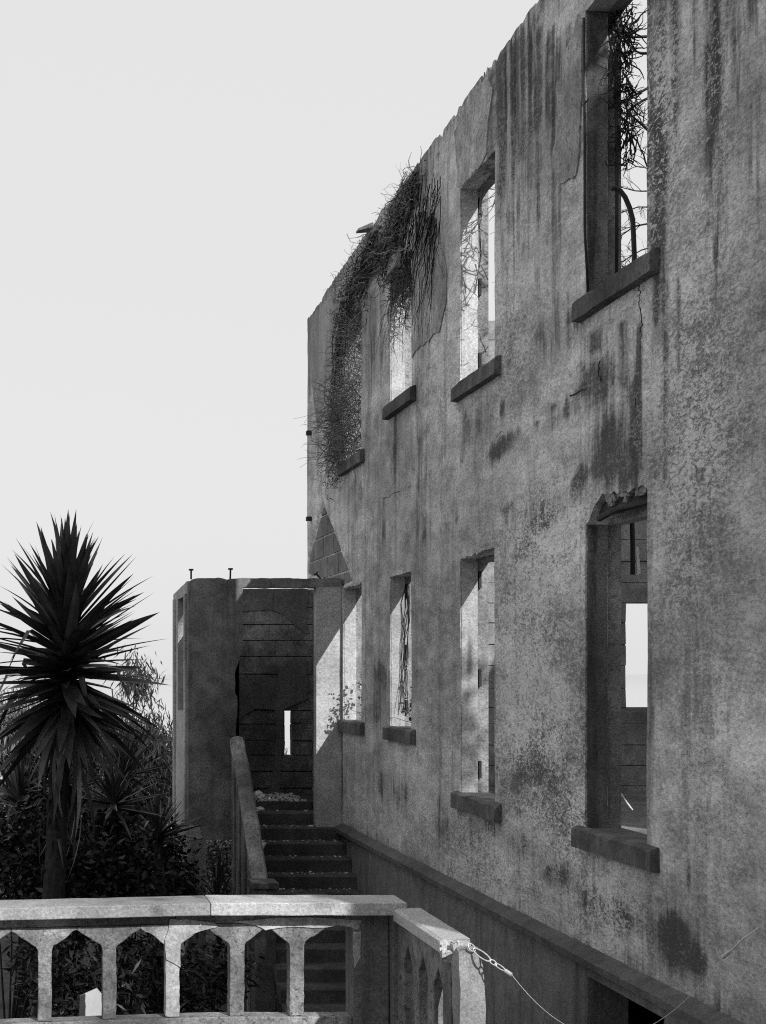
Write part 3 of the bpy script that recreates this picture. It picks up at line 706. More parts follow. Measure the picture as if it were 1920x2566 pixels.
# corner pier and the return running towards the viewer
mb = MB(); mb.box(P(2.382, 11.59, -2.76), P(2.66, 11.84, -1.823), .004); mb.build('corner_pier', M['plinth'], bal, bevel=.01)
mb = MB(); mb.box(P(2.663, 11.50, -2.76), P(2.84, 11.86, -1.823), .004); mb.build('corner_pier', M['plinth'], bal, bevel=.01)
RX0, RX1 = 2.70, 2.835
redges = [(11.30, 11.05), (10.87, 10.62), (10.45, 10.22)]
cuts = [11.50]+[sum(e)/2 for e in redges]+[10.02]
for i in range(4):
    a, b = cuts[i], cuts[i+1]
    if i == 0: poly = [(11.497, -1.86), (11.497, -2.60), (redges[0][0], -2.60), (redges[0][0], -2.12), (b, -1.99), (b, -1.86)]
    elif i == 3: poly = [(a, -1.86), (a, -1.99), (redges[2][1], -2.12), (redges[2][1], -2.60), (b, -2.60), (b, -1.95), (b+.06, -1.88), (b+.10, -1.86)]
    else: poly = [(a, -1.86), (a, -1.99), (redges[i-1][1], -2.12), (redges[i-1][1], -2.60), (redges[i][0], -2.60), (redges[i][0], -2.12), (b, -1.99), (b, -1.86)]
    mb = MB(); mb.prism([P(RX0, d, h) for d, h in poly], [P(RX1, d, h) for d, h in poly]); mb.build('baluster', M['bal'], bal, bevel=.008)
mb = MB(); ring = []; n = 12
for i in range(n+1):
    d = 11.45-(11.45-10.13)*i/n
    e = .0 if i < n else .02
    ring += [P(2.66+.004*nz(d*6), d, -1.857), P(2.655+.004*nz(d*7), d, -1.78), P(2.68, d, -1.765+.004*nz(d*9)), P(2.86, d+e, -1.765+.004*nz(d*8, 3)), P(2.87+.005*nz(d*6, 4), d+e*2, -1.80), P(2.865, d, -1.857)]
mb.add(ring, [(i*6+q, (i+1)*6+q, (i+1)*6+(q+1) % 6, i*6+(q+1) % 6) for i in range(n) for q in range(6)]+[tuple(range(6)), tuple(n*6+q for q in range(5, -1, -1))])
tag(mb.build('cap_stone', M['cap_new'], bal), 'broken coping length pointing towards the viewer')
mb = MB(); mb.box(P(2.69, 9.9, -2.76), P(2.845, 11.497, -2.603)); mb.build('bottom_rail', M['bal'], bal)
# broken end post, worn to a rounded stump
import bmesh
bm = bmesh.new(); bmesh.ops.create_cube(bm, size=1); bmesh.ops.subdivide_edges(bm, edges=bm.edges[:], cuts=7, use_grid_fill=True)
for v_ in bm.verts:
    p = v_.co; x = p.x*.165; y = p.y*.17; z = p.z*.97
    t = max(0, (p.z-.28)/.22)
    x = x*(1-.35*t*t)+.0; x += -.02*t
    q = Vector((x*9, y*9, z*9)); w = .012+.02*t
    v_.co = Vector((x+w*noise.noise(q), y+w*noise.noise(q+Vector((9, 0, 0))), z+w*2*noise.noise(q+Vector((0, 9, 0)))*(1 if t > 0 else .2)))
me = bpy.data.meshes.new('end_post'); bm.to_mesh(me); bm.free(); me.materials.append(M['cap'])
o = bpy.data.objects.new('end_post', me); C.objects.link(o); o.location = P(2.785, 9.90, -2.275); o.parent = bal; o.matrix_parent_inverse = parent_world(bal).inverted()
tag(o, 'broken worn end post of the balustrade')
# rubble core bared where the coping snapped off
mb = MB()
for i in range(14):
    x = random.uniform(2.68, 2.85); d = random.uniform(10.05, 10.14); h = random.uniform(-1.87, -1.79); s = random.uniform(.02, .04)
    mb = MB(); mb.box(P(x-s, d-s, h-s), P(x+s, d+s, h+s), s*.4); mb.build('broken_lump', M['cap_new'], bal)

# ------------------------------------------------------------------ cable barrier
cb = empty('cable_barrier', P(2.85, 9.85, -1.9), label='thin steel cable with snap hook slung from the broken balustrade end to the long wall', cat='cable')
def ring_pts(c, a, b, u_, v_, n=16): return [c+u_*a*math.cos(2*math.pi*i/n)+v_*b*math.sin(2*math.pi*i/n) for i in range(n+1)]
def ptx(px, py, d): x, d, h = at(px, py, d); return P(x, d, h)
c0 = ptx(1186, 2378, 9.8); c1 = ptx(1207, 2392, 9.76); c2 = ptx(1230, 2408, 9.72); c3 = ptx(1245, 2418, 9.7); c4 = ptx(1266, 2432, 9.66)
def oval(a, b, w, r, name):
    ax = (b-a); L = ax.length/2; ax.normalize(); sd = ax.cross(Vector((0, 1, 0))).normalized(); sd = (sd+Vector((0, .5, 0))).normalized()
    mb = MB(); mb.tube(ring_pts((a+b)/2, L, w, ax, sd), r, r, 6, False); mb.build(name, M['steel'], cb, True)
oval(c0-Vector((.03, 0, -.03)), c0+Vector((.012, 0, -.014)), .02, .005, 'ring')
oval(c0, c2, .022, .0055, 'snap_hook')
oval(c2-(c2-c1)*.1, c3, .014, .0045, 'link'); oval(c3-(c3-c2)*.3, c4, .012, .0045, 'link')
mb = MB(); mb.tube([c4, c4+(c4-c3)*.8], .013, .013, 10); mb.build('ferrule', M['steel'], cb)
s = c4+(c4-c3)*.8; e = ptx(1812, 2399, 8.75)
pts = []
for i in range(25):
    t = i/24; p = s.lerp(e, t); p.z -= 4*t*(1-t)*.42; pts.append(p)
mb = MB(); mb.tube(pts, .0018, .0018, 5); mb.build('cable', M['steel'], cb)
e2 = ptx(1838, 2378, 8.65)
mb = MB(); mb.tube([e, e.lerp(e2, .75)], .012, .012, 10); mb.build('ferrule', M['steel'], cb)
mb = MB(); mb.tube([e2.lerp(e, .3), ptx(1860, 2355, 8.6), P(3.99, 8.5, -1.42)], .0055, .0055, 6); mb.build('link', M['steel'], cb)
# pale board lying behind the openings
b0 = ptx(215, 2492, 11.95); 
q = [ptx(200, 2496, 12.1), ptx(243, 2477, 12.15), ptx(263, 2501, 12.2), ptx(264, 2640, 12.2), ptx(198, 2640, 12.1)]
bd = MB(); bd.prism(q, [p+Vector((0, .02, 0)) for p in q])
tag(bd.build('board', M['board']), 'corner of a white board lying behind the balustrade', 'board')

# ------------------------------------------------------------------ cables, pipes and sticks in the windows
def pipe(name, pts, r, label, cat, mat='iron', sides=8, r1=None, group=None):
    mb = MB(); mb.tube(pts, r, r1, sides); return tag(mb.build(name, M[mat], None, True), label, cat, group)
arch = []
for (x, y) in [(1588, 690), (1590, 640), (1588, 590), (1586, 550), (1578, 520), (1567, 494), (1555, 478), (1542, 471), (1532, 472)]:
    arch.append(ptx(x, y, 10.75))
arch = [ptx(1588, 790, 10.75)]+arch
pipe('bent_pipe', arch, .017, 'dark bent pipe curving over in the upper right window opening', 'pipe')
pipe('hanging_cable', [P(3.985, wall(1467, 60)[0]-.01, 4.75), P(3.99, W4[1]-.015, 3.9), P(3.985, W4[1]-.03, 3.2), P(4.0, W4[1]-.06, 2.74)], .009, 'thin black cable hanging down the left edge of the upper right window', 'cable')
pipe('hanging_cable', [P(4.22, W4[1]-.02, 4.5), P(4.225, W4[1]-.015, 3.6), P(4.22, W4[1]-.02, 2.75)], .012, 'thicker black cable down the inner edge of the upper right window', 'cable')
d2 = W2[0]
pipe('hanging_cable', [P(4.1, d2+.12, 4.4), P(4.1, d2+.14, 3.7), P(4.08, d2+.17, 3.02)], .009, 'thin black cable hanging in the ivy topped middle window', 'cable')
pipe('hanging_pipe', [ptx(1584, 1285, 11.3), ptx(1586, 1370, 11.3), ptx(1586, 1440, 11.3)], .017, 'short dark pipe hanging inside the lower right window', 'pipe')
mb = MB(); q = [ptx(1594, 1372, 11.6), ptx(1600, 1370, 11.6), ptx(1606, 1437, 11.6), ptx(1598, 1440, 11.6)]
mb.prism(q, [p+Vector((0, .006, 0)) for p in q]); tag(mb.build('dangling_strip', M['steel']), 'pale loose strip dangling beside the hanging pipe', 'strip')
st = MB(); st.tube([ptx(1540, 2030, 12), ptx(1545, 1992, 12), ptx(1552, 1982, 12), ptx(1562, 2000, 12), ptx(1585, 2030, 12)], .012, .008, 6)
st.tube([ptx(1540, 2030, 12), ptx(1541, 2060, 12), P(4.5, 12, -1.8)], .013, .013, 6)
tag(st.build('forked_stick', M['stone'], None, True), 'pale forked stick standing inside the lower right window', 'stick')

# ------------------------------------------------------------------ vines and bare branches
def twig(mb, p, dirv, length, r, bend=.9, seg=6, sides=3, droop=0):
    pts = [Vector(p)]; dv = Vector(dirv).normalized()
    for i in range(seg):
        dv = (dv+Vector((random.gauss(0, 1), random.gauss(0, 1), random.gauss(0, 1)-droop))*bend*.35).normalized()
        pts.append(pts[-1]+dv*length/seg)
    mb.tube(pts, r, r*.35, sides, False); return pts
def vine_path(pxs): return [(*wall(x, y), ) for x, y in pxs]
vine = empty('climbing_vine', P(4, 19, -2), label='tangled leafless vine hanging over the parapet and down the far upper windows', cat='vine')
path = [(1045, 440), (1020, 510), (995, 580), (985, 640), (950, 625), (915, 680), (885, 740), (868, 800), (858, 870), (855, 950), (848, 1030), (846, 1100), (846, 1150)]
dens = [(.15, 200), (.20, 330), (.24, 420), (.13, 110), (.17, 170), (.26, 320), (.27, 300), (.26, 230), (.24, 170), (.22, 150), (.26, 190), (.28, 220), (.24, 150)]
mb = MB(); mbs = MB(); mbp = MB()
for (px, py), (sp, cnt) in zip(path, dens):
    d, h = wall(px, py); spx = sp
    for i in range(int(cnt*.85)):
        cl_ = random.choice([(random.gauss(0, 1), random.gauss(0, 1)) for _ in range(3)])
        dd_ = d+cl_[0]*1.05*spx; h_ = h+cl_[1]*spx*.95
        tl = topline(dd_)
        if h_ > tl-.07: h_ = tl-.07-random.random()*.35
        x = 4.0-abs(random.gauss(0, .03))-.012
        dv = (random.gauss(-.12, .4), random.gauss(0, .9), random.gauss(-.35, .7))
        twig(mb if random.random() < .72 else mbp, P(x, dd_, h_), dv, random.uniform(.08, .30), random.uniform(.003, .008), 1.35, 5)
for k in range(26):
    pts = []
    o = random.gauss(0, .18); o2 = random.gauss(0, .1)
    for (px, py) in path[random.randint(0, 3):random.randint(6, 13)]:
        d, h = wall(px, py); pts.append(P(3.96+random.uniform(-.05, .03), d+o+random.gauss(0, .12), min(topline(d)-.08, h+o2+random.gauss(0, .1))))
    if len(pts) > 2: mbs.tube(pts, random.uniform(.006, .014), .004, 4, False)
tag(mb.build('twigs', M['twig'], vine), kind='stuff'); tag(mbp.build('sunlit_twigs', M['twig_sunlit'], vine), 'vine twigs coloured pale as if sunlit', kind='stuff'); mbs.build('stem', M['bark'], vine)
# long runners against the wall between the windows
run_ = MB()
for k in range(70):
    x = random.uniform(1010, 1112); y = random.uniform(430, 560)+max(0, (1060-x))*.9; pts = []
    L = random.uniform(120, 420)
    for i in range(9):
        d, h = wall(x, y); pts.append(P(3.972, d, min(5.33, h))); x += random.gauss(-4, 6); y += L/9
    run_.tube(pts, random.uniform(.003, .007), .002, 3, False)
tag(run_.build('runner', M['bark'], vine), kind='stuff')
# ivy mass filling the far upper window
inn = MB(); inp = MB(); a, b, c, d_ = HOLES['U1']
for i in range(1100):
    t = random.random(); z = c+(d_-c)*t
    twig(inp if i % 3 else inn, P(random.uniform(3.95, 4.25), random.uniform(a, b), z), (random.gauss(-.4, .6), random.gauss(0, .7), random.gauss(.1, .7)), random.uniform(.15, .4), random.uniform(.003, .006), 1, 5)
for i in range(260):
    z = c+random.uniform(0, .9); twig(inn, P(random.uniform(3.9, 4.0), random.uniform(a+.2, b+.2), z), (random.gauss(-.3, .4), random.gauss(.8, .5), random.gauss(.1, .5)), random.uniform(.3, .65), random.uniform(.004, .007), .8, 6)
tag(inn.build('twigs', M['twig'], vine), kind='stuff'); tag(inp.build('sunlit_twigs', M['twig_sunlit'], vine), 'twigs filling the far upper window, coloured pale as if sunlit', kind='stuff')
v2 = empty('window_vine', P(4.1, W2[0], 4.5), label='bare vine tuft hanging from the head of the middle upper window', cat='vine')
mb = MB(); a, b, c, d_ = HOLES['U2']
for i in range(420):
    twig(mb, P(random.uniform(3.95, 4.25), random.uniform(a-.05, b+.1), d_+random.uniform(-.25, .05)-.35*random.random()**2), (random.gauss(-.1, .5), random.gauss(0, .6), random.gauss(-.6, .5)), random.uniform(.12, .4), random.uniform(.003, .006), 1, 5)
tag(mb.build('twigs', M['twig'], v2), kind='stuff')
v3 = empty('window_vine', P(4.2, W3[0], 4.5), label='bare twigs crowding the head of the upper window third from the left', cat='vine')
mb = MB(); a, b, c, d_ = HOLES['U3']
for i in range(110):
    twig(mb, P(random.uniform(4.2, 4.36), random.uniform(a, a+.65), d_-random.random()**1.6*.7), (random.gauss(0, .4), random.gauss(.1, .7), random.gauss(-.3, .6)), random.uniform(.12, .4), random.uniform(.004, .009), .9, 5)
for i in range(26):
    twig(mb, P(random.uniform(4.3, 4.6), random.uniform(a-.1, a+.6), random.uniform(2.6, 4.5)), (random.gauss(-.4, .5), random.gauss(0, .5), random.gauss(.2, .6)), random.uniform(.2, .5), random.uniform(.003, .006), .9, 6)
mb.tube([P(4.15, b-.2, d_-.05), P(4.1, b-.26, d_-.35), P(4.12, b-.25, d_-.7), P(4.05, b-.3, d_-1.05)], .012, .006, 5)
tag(mb.build('twigs', M['twig'], v3), kind='stuff')
# bare tree growing inside the ruin, seen through the upper right window
tree = empty('bare_tree', P(5.6, 13.8, -1.8), label='leafless tree inside the ruin with branches crossing the upper right window', cat='tree')
mb = MB()
trunk = [P(5.6, 13.8, -1.8), P(5.6, 13.7, 0), P(5.55, 13.6, 1.6), P(5.5, 13.5, 2.8), P(5.5, 13.4, 4.0), P(5.45, 13.3, 5.2)]
mb.tube(trunk, .05, .02, 8); mb.build('trunk', M['bark'], tree)
def branch(mb, p, dv, L, r, lvl):
    if p[0] < 4.75: return
    pts = twig(mb, p, dv, L, r, .55, 8, 5 if lvl == 0 else 3)
    if lvl < 2:
        for i in range(2, 9):
            for k in range(2 if lvl == 0 else 1):
                if random.random() < .7:
                    dd_ = (pts[i]-pts[i-1]).normalized()+Vector((random.gauss(0, .6), random.gauss(0, .6), random.gauss(0, .6)))
                    branch(mb, pts[i], dd_, L*random.uniform(.35, .6), r*.5, lvl+1)
mb = MB()
for (px, py, dx, dz) in [(1640, 215, -1, -.15), (1640, 240, -1, -.2), (1650, 520, -1, .05), (1640, 560, -1, .1), (1640, 330, -1, .2), (1640, 130, -1, .0), (1640, 620, -1, .05), (1630, 430, -1, .3), (1650, 660, -1, .0), (1640, 90, -1, .3), (1640, 690, -1, .1), (1640, 480, -1, .25)]:
    p = ptx(px, py, 13.2)
    branch(mb, p, (dx, random.gauss(0, .2), dz), .45, random.choice([.007, .009, .014]), 0)
mb.build('branch', M['bark'], tree)
v4 = empty('window_vine', P(4.25, W4[1], 4.5), label='dark vine clump clinging to the inner edge of the upper right window', cat='vine')
mb = MB(); a, b, c, d_ = HOLES['U4']
for i in range(230):
    z = d_-random.random()**1.2*1.15
    twig(mb, P(random.uniform(4.2, 4.34), b-random.uniform(.0, .05), z), (random.gauss(0, .35), random.gauss(-.15, .4), random.gauss(-.2, .8)), random.uniform(.08, .28), random.uniform(.004, .009), 1.1, 5)
tag(mb.build('twigs', M['bark'], v4), kind='stuff')

# leaf quads in bulk
def leaf_cloud(centers, n_each, spread, L, Wd, droop=0., rng=np.random):
    cs = np.repeat(np.asarray(centers, float), n_each, axis=0); n = len(cs)
    c = cs+rng.normal(0, 1, (n, 3))*np.asarray(spread)
    a = rng.normal(0, 1, (n, 3)); a[:, 2] = a[:, 2]*(.8-droop*.5)-droop*2.2; a /= np.linalg.norm(a, axis=1)[:, None]
    t = rng.normal(0, 1, (n, 3)); s = np.cross(a, t); s /= np.linalg.norm(s, axis=1)[:, None]
    up = np.cross(a, s)
    l = (L*rng.uniform(.4, 1.5, n))[:, None]; w = (Wd*rng.uniform(.7, 1.2, n))[:, None]
    v0 = c; v1 = c+a*l*.45+s*w*.5+up*l*.05; v2_ = c+a*l-up*l*.08; v3_ = c+a*l*.45-s*w*.5+up*l*.05
    V = np.stack([v0, v1, v2_, v3_], 1).reshape(-1, 3); Q = np.arange(4*n).reshape(n, 4)
    return V, Q
def ivy_plant(label, base, pts, n, L=.075):
    e = empty('ivy', base, label=label, cat='ivy', group='leafy ivy in the lower windows')
    V, Q = leaf_cloud([tuple(p) for p in pts], n, (.05, .07, .08), L, L*.85)
    np_mesh('leaves', V, Q, M['ivy'], e)
    mb = MB()
    for i in range(10): twig(mb, base, (random.gauss(-.2, .3), random.gauss(0, .4), 1), .4, .005, .8, 6)
    mb.build('stem', M['bark'], e)
a, b, c, d_ = HOLES['L2']
ivy_plant('broad leaved ivy tuft on the sill of the lower window second from the left', P(4.18, a+.25, c+.02), [P(4.16, a+.2, c+.12), P(4.12, a+.3, c+.25), P(4.14, a+.15, c+.36), P(4.08, a+.4, c+.3), P(4.2, a+.1, c+.22)], 16)
a, b, c, d_ = HOLES['L1']
ivy_plant('small ivy on the sill of the leftmost lower window', P(4.18, a+.3, c+.02), [P(4.2, a+.2+.1*i, c+.1*i) for i in range(6)], 40, .05)
mb = MB(); a, b, c, d_ = HOLES['L2']
for k in range(7):
    pts = [P(4.17+random.uniform(0, .05), b-.02-random.random()*.03, d_-.1)]
    for i in range(7): pts.append(pts[-1]+Vector((random.gauss(-.005, .025), random.gauss(-.008, .01), -.2)))
    mb.tube(pts, .006, .003, 3, False)
tag(mb.build('dry_creeper', M['bark']), 'dry creeper stems on the sunlit jamb of the lower window second from the left', 'vine')

# ------------------------------------------------------------------ yuccas
def blade(L, w, bend, fold=.35, seg=7):
    vs = []; fs = []
    for i in range(seg+1):
        t = i/seg; ww = w*(.75+.6*t-1.35*t*t) if t < .5 else w*(.7125*(1-((t-.5)/.5)**1.5)+.004)
        z = -bend*L*t*t; x = L*t
        vs += [(x, -ww/2, z+fold*ww*.5), (x, 0, z), (x, ww/2, z+fold*ww*.5)]
    for i in range(seg):
        for q in (0, 1): fs.append((i*3+q, (i+1)*3+q, (i+1)*3+q+1, i*3+q+1))
    return vs, fs
BL = []
for i, (bend, w) in enumerate([(.02, .115), (.05, .10), (.10, .105), (.0, .095), (.20, .095), (.08, .12)]):
    vs, fs = blade(1, w, bend); me = bpy.data.meshes.new('leaf'); me.from_pydata(vs, [], fs); me.materials.append(M['yucca']); me.update(); BL.append(me)
def kink(w):
    vs, fs = blade(1, w, .03, .3, 9); out = []
    for (x, y, z) in vs:
        if x > .55: t = x-.55; x, z = .55+t*.35, z-t*.95
        out.append((x, y, z))
    me = bpy.data.meshes.new('leaf'); me.from_pydata(out, [], fs); me.materials.append(M['yucca']); me.update(); return me
KINK = [kink(.10), kink(.085)]
vs, fs = blade(1, .07, .35); DEAD = bpy.data.meshes.new('leaf'); DEAD.from_pydata(vs, [], fs); DEAD.materials.append(M['yucca_dead']); DEAD.update()
DEADD = DEAD.copy(); DEADD.materials[0] = M['yucca']
def leaf(parent, me, base, dirv, L, roll=0, wscale=1):
    o = bpy.data.objects.new('leaf', me); C.objects.link(o); o.parent = parent
    o.matrix_parent_inverse = parent_world(parent).inverted()
    x = Vector(dirv).normalized(); up = Vector((0, 0, 1)); y = up.cross(x)
    if y.length < 1e-3: y = Vector((0, 1, 0))
    y.normalize(); z = x.cross(y)
    R = Matrix((x, y, z)).transposed().to_4x4() @ Matrix.Rotation(roll, 4, 'X')
    o.matrix_basis = Matrix.Translation(base) @ R @ Matrix.Diagonal((L, L*wscale, L, 1))
    return o
def yucca(base, head, n, L, label, lo=-35, hi=88, span=.35, trunk_r=.09, dead=0, group='spiky yuccas left of the porch', seed=1, ws=1.0):
    rs = random.Random(seed)
    e = empty('yucca', base, label=label, cat='yucca', group=group)
    mb = MB(); b = Vector(base); hd = Vector(head)
    mid = b.lerp(hd, .5)+Vector((.03, 0, 0)); pts = []
    for i in range(13):
        t = i/12; p = b.lerp(mid, t*2) if t < .5 else mid.lerp(hd, (t-.5)*2); pts.append(p)
    mb.tube(pts, trunk_r*1.25, trunk_r*.7, 10)
    for i in range(70):                  # scars of old leaf bases
        t = rs.random()**.8; p = b.lerp(hd, t); az = rs.uniform(0, 6.28); r_ = trunk_r*(1.2-.5*t)
        p = p+Vector((math.cos(az)*r_*.9, math.sin(az)*r_*.9, 0)); q = p+Vector((math.cos(az)*.03, math.sin(az)*.03, -rs.uniform(.04, .16)))
        mb.tube([p, q], .022, .006, 4)
    mb.build('trunk', M['bark'], e)
    for i in range(n):
        t = (i+.5)/n                     # 0 = oldest (low), 1 = youngest (top)
        el = math.radians(min(89, lo+(hi-lo)*t**1.25+rs.gauss(0, 8))); az = i*2.39996+rs.gauss(0, .35)
        p = hd+Vector((0, 0, -span*(1-t)))+Vector((math.cos(az), math.sin(az), 0))*trunk_r*.6*(1-t)
        dv = (math.cos(az)*math.cos(el), math.sin(az)*math.cos(el), math.sin(el))
        leaf(e, KINK[rs.randrange(2)] if t < .6 and rs.random() < .05 else BL[rs.randrange(len(BL))], p, dv, L*rs.uniform(.82, 1.14)*(1 if t < .85 else .92), rs.gauss(0, .4), ws*rs.uniform(.85, 1.15))
    for i in range(dead):
        az = rs.uniform(0, 6.28); el = math.radians(rs.uniform(-88, -60))
        p = hd+Vector((math.cos(az)*trunk_r, math.sin(az)*trunk_r, -span-rs.uniform(-.1, .75 if dead > 20 else .2)))
        leaf(e, DEAD if i % 5 == 0 else DEADD, p, (math.cos(az)*math.cos(el), math.sin(az)*math.cos(el), math.sin(el)), L*rs.uniform(.6, .95), rs.gauss(0, .6), ws)
    return e
hx, hd_, hh_ = at(166, 1515, 14.5)
yucca(P(hx-.26, 14.6, -4.3), P(hx, hd_, hh_), 300, .90, 'tallest yucca, a big dark spiky head on a thick trunk behind the balustrade', lo=-34, span=1.05, trunk_r=.11, dead=44, seed=3, ws=1.25)
hx, hd_, hh_ = at(318, 1930, 19.5)
yucca(P(hx-.1, 19.6, -4.3), P(hx, hd_, hh_), 80, .62, 'small sunlit yucca rosette in front of the weeping tree beside the porch', lo=-25, span=.12, trunk_r=.06, seed=5, ws=.75)
hx, hd_, hh_ = at(285, 2000, 17)
yucca(P(hx, 17, -4.3), P(hx, hd_, hh_), 70, .6, 'dark yucca rosette in the shade right of the tall trunk', lo=-20, span=.12, trunk_r=.06, seed=6)
hx, hd_, hh_ = at(395, 2085, 18)
yucca(P(hx, 18, -4.3), P(hx, hd_, hh_), 60, .55, 'low yucca with upright leaves against the porch corner', lo=5, span=.1, trunk_r=.06, seed=7)
hx, hd_, hh_ = at(55, 2010, 18.5)
yucca(P(hx, 18.5, -4.3), P(hx, hd_, hh_), 70, .62, 'pale edged yucca left of the tall trunk', lo=-10, span=.12, trunk_r=.06, seed=8)
hx, hd_, hh_ = at(545, 2260, 22.9)
yucca(P(hx, 22.9, -4.3), P(hx, hd_, hh_), 46, .8, 'low yucca growing in the gap under the porch', lo=10, span=.1, trunk_r=.05, seed=9, ws=.7)

# ------------------------------------------------------------------ trees and shrubs behind
def weeping(name, base, blobs, n, label, group, L=.17, Wd=.026, seed=1, mat='gum', droop=.8, spread=.16):
    rng = np.random.RandomState(seed); e = empty(name, base, label=label, cat='tree', group=group)
    cs = []
    mb = MB(); b = Vector(base); top = Vector(blobs[0][0])
    tr = [b.lerp(top, t)+Vector((.1*math.sin(t*4), 0, 0)) for t in (0, .25, .5, .75, 1)]
    mb.tube(tr, .12, .04, 8); mb.build('trunk', M['bark'], e)
    mbb = MB()
    for (c, r) in blobs:
        c = Vector(c)
        k = max(6, int(26*r*r*4))
        for i in range(k):
            dv = Vector(rng.normal(0, 1, 3)); dv.normalize(); q = c+dv*r*(rng.rand()**.4)
            cs.append(tuple(q))
            if rng.rand() < .35: mbb.tube([tr[3].lerp(tr[4], rng.rand()), c.lerp(q, .5)+Vector((0, 0, .05)), q], .014, .004, 4, False)
    mbb.build('limb', M['bark'], e)
    V, Q = leaf_cloud(cs, n, (spread, spread, spread*1.3), L, Wd, droop, rng)
    np_mesh('crown', V, Q, M[mat], e)
    return e
D = 27
def B(px, py, r, d=D): x, d, h = at(px, py, d); return (P(x, d, h), r)
weeping('weeping_tree', P(2.2, 27, -4.3), [B(335, 1850, .36), B(350, 1700, .25), B(375, 1870, .45), B(405, 1870, .26), B(330, 1920, .45), B(400, 1960, .4), B(345, 1700, .14), B(430, 1930, .3), B(300, 1850, .4), B(360, 1840, .3), B(310, 2000, .5), B(390, 2030, .4), B(440, 1990, .3)], 46,
        'willowy tree with narrow drooping leaves just left of the porch', 'trees behind the yuccas', seed=2, L=.2, Wd=.03)
weeping('weeping_tree', P(.6, 28, -4.3), [B(180, 1840, .55, 28), B(240, 1840, .4, 28), B(120, 1900, .6, 28), B(60, 1820, .6, 28), B(230, 1900, .5, 28), B(20, 1830, .5, 28), B(150, 1980, .6, 28), B(40, 1960, .6, 28), B(260, 2000, .5, 28)], 44,
        'broad dark tree with drooping leaves behind the tallest yucca', 'trees behind the yuccas', seed=4, L=.2, Wd=.032)
weeping('weeping_tree', P(-2.6, 27, -4.3), [B(-180, 1850, .6, 28), B(-260, 1760, .5, 28), B(-120, 1950, .6, 28), B(-300, 1930, .6, 28), B(-60, 1880, .5, 28), B(-200, 2030, .6, 28)], 40,
        'drooping tree at the far left end of the garden', 'trees behind the yuccas', seed=6, L=.2, Wd=.032)
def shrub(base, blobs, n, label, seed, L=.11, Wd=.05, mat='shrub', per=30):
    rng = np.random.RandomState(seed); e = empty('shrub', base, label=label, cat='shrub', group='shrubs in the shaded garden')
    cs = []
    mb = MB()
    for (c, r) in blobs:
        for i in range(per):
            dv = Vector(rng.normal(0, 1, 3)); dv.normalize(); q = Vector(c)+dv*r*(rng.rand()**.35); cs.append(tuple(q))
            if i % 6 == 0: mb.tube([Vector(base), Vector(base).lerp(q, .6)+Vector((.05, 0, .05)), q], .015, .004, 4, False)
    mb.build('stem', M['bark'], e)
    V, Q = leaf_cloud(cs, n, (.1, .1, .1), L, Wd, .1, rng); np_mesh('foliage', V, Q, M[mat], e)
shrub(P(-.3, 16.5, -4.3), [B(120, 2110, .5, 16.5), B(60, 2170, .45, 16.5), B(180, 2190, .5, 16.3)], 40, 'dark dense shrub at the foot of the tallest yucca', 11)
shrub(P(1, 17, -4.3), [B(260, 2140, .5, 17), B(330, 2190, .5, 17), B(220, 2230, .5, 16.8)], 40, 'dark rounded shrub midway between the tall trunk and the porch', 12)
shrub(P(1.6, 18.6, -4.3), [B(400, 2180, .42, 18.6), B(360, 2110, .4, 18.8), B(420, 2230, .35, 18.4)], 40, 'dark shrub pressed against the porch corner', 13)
shrub(P(.3, 21, -4.3), [B(150, 2050, .6, 21), B(250, 2050, .6, 21), B(60, 2060, .6, 21), B(340, 2060, .5, 21)], 34, 'wide shrub bank behind the yucca trunks', 14)
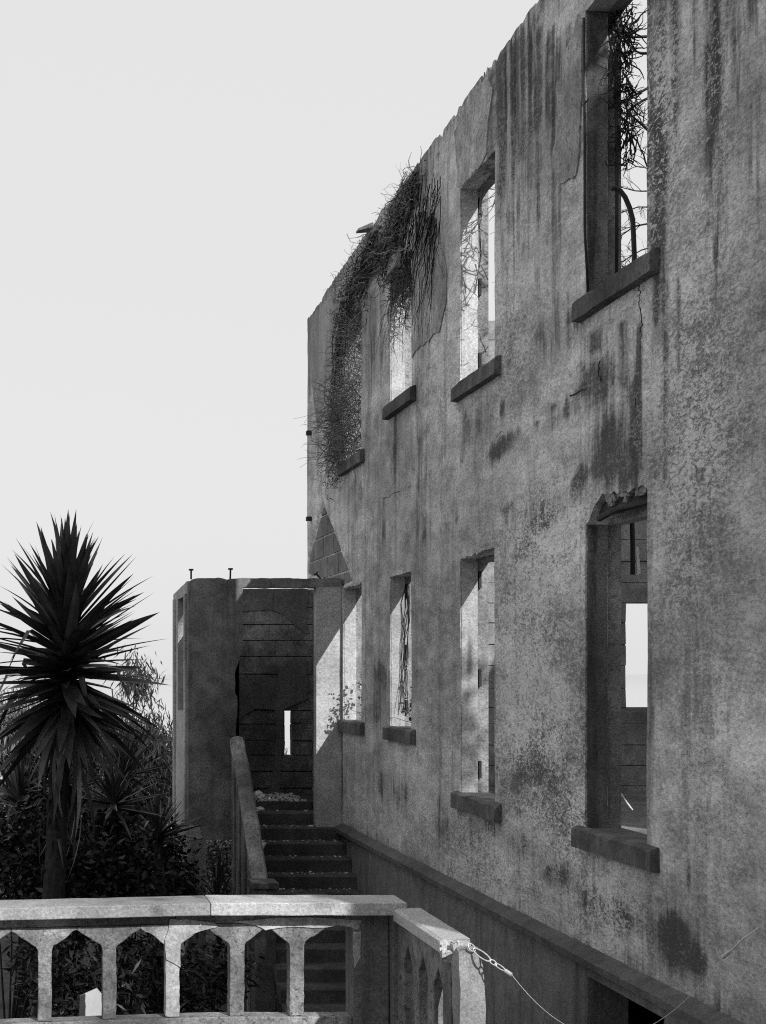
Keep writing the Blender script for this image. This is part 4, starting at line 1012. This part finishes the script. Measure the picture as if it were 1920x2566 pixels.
shrub(P(3, 25.5, -4.3), [B(540, 2140, .5, 25.5), B(600, 2180, .5, 25.5), B(560, 2240, .5, 25.5)], 44, 'sunlit small leaved bush seen through the gap under the porch', 15, .08, .045, 'ivy', 40)
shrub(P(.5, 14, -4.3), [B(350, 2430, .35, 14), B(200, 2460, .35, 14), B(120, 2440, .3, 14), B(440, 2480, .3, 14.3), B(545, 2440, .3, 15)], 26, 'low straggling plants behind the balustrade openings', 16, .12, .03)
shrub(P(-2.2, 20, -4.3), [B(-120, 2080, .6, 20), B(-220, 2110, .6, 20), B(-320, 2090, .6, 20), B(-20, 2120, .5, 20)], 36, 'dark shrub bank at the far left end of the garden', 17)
# tufts on the slit sill
gr = MB()
for i in range(9):
    x = random.uniform(3.58, 3.67); pts = [P(x, 22.45, -1.3)]
    for k in range(6): pts.append(pts[-1]+Vector((random.gauss(.0, .012), 0, .05-.008*k)))
    gr.tube(pts, .005, .002, 3, False)
tag(gr.build('weed', M['bark']), 'thin weed stems in the slit of the porch rear wall', 'plant')

# unseen tree added right of the viewer to keep the garden in shade
rng = np.random.RandomState(21); e = empty('added_shade_tree', P(6.4, 3.4, -4.3), label='unseen tree added beyond the near end of the long wall to shade the garden', cat='tree')
mb = MB(); mb.tube([P(6.4, 3.4, -4.4), P(6.3, 3.45, 0), P(6.1, 3.5, 3), P(5.9, 3.5, 5.6), P(5.8, 3.5, 8)], .28, .08, 10); mb.build('trunk', M['bark'], e, True)
cs = []; mb = MB()
for i in range(520):
    x = rng.uniform(3.0, 8.6); y = 3.5+rng.normal(0, .55); h = rng.uniform(4.75, 10.2)
    if ((x-5.8)/3.0)**2+((h-7.4)/2.8)**2 > 1: continue
    cs.append(tuple(P(x, y, h)))
    if i % 8 == 0: mb.tube([P(6.0, 3.5, max(3.2, h-1.6)), P((x+6)/2, (y+3.5)/2, h-.4), P(x, y, h)], .04, .01, 5, False)
mb.build('limb', M['bark'], e)
V, Q = leaf_cloud(cs, 55, (.2, .2, .2), .2, .09, .2, rng); np_mesh('crown', V, Q, M['shrub'], e)
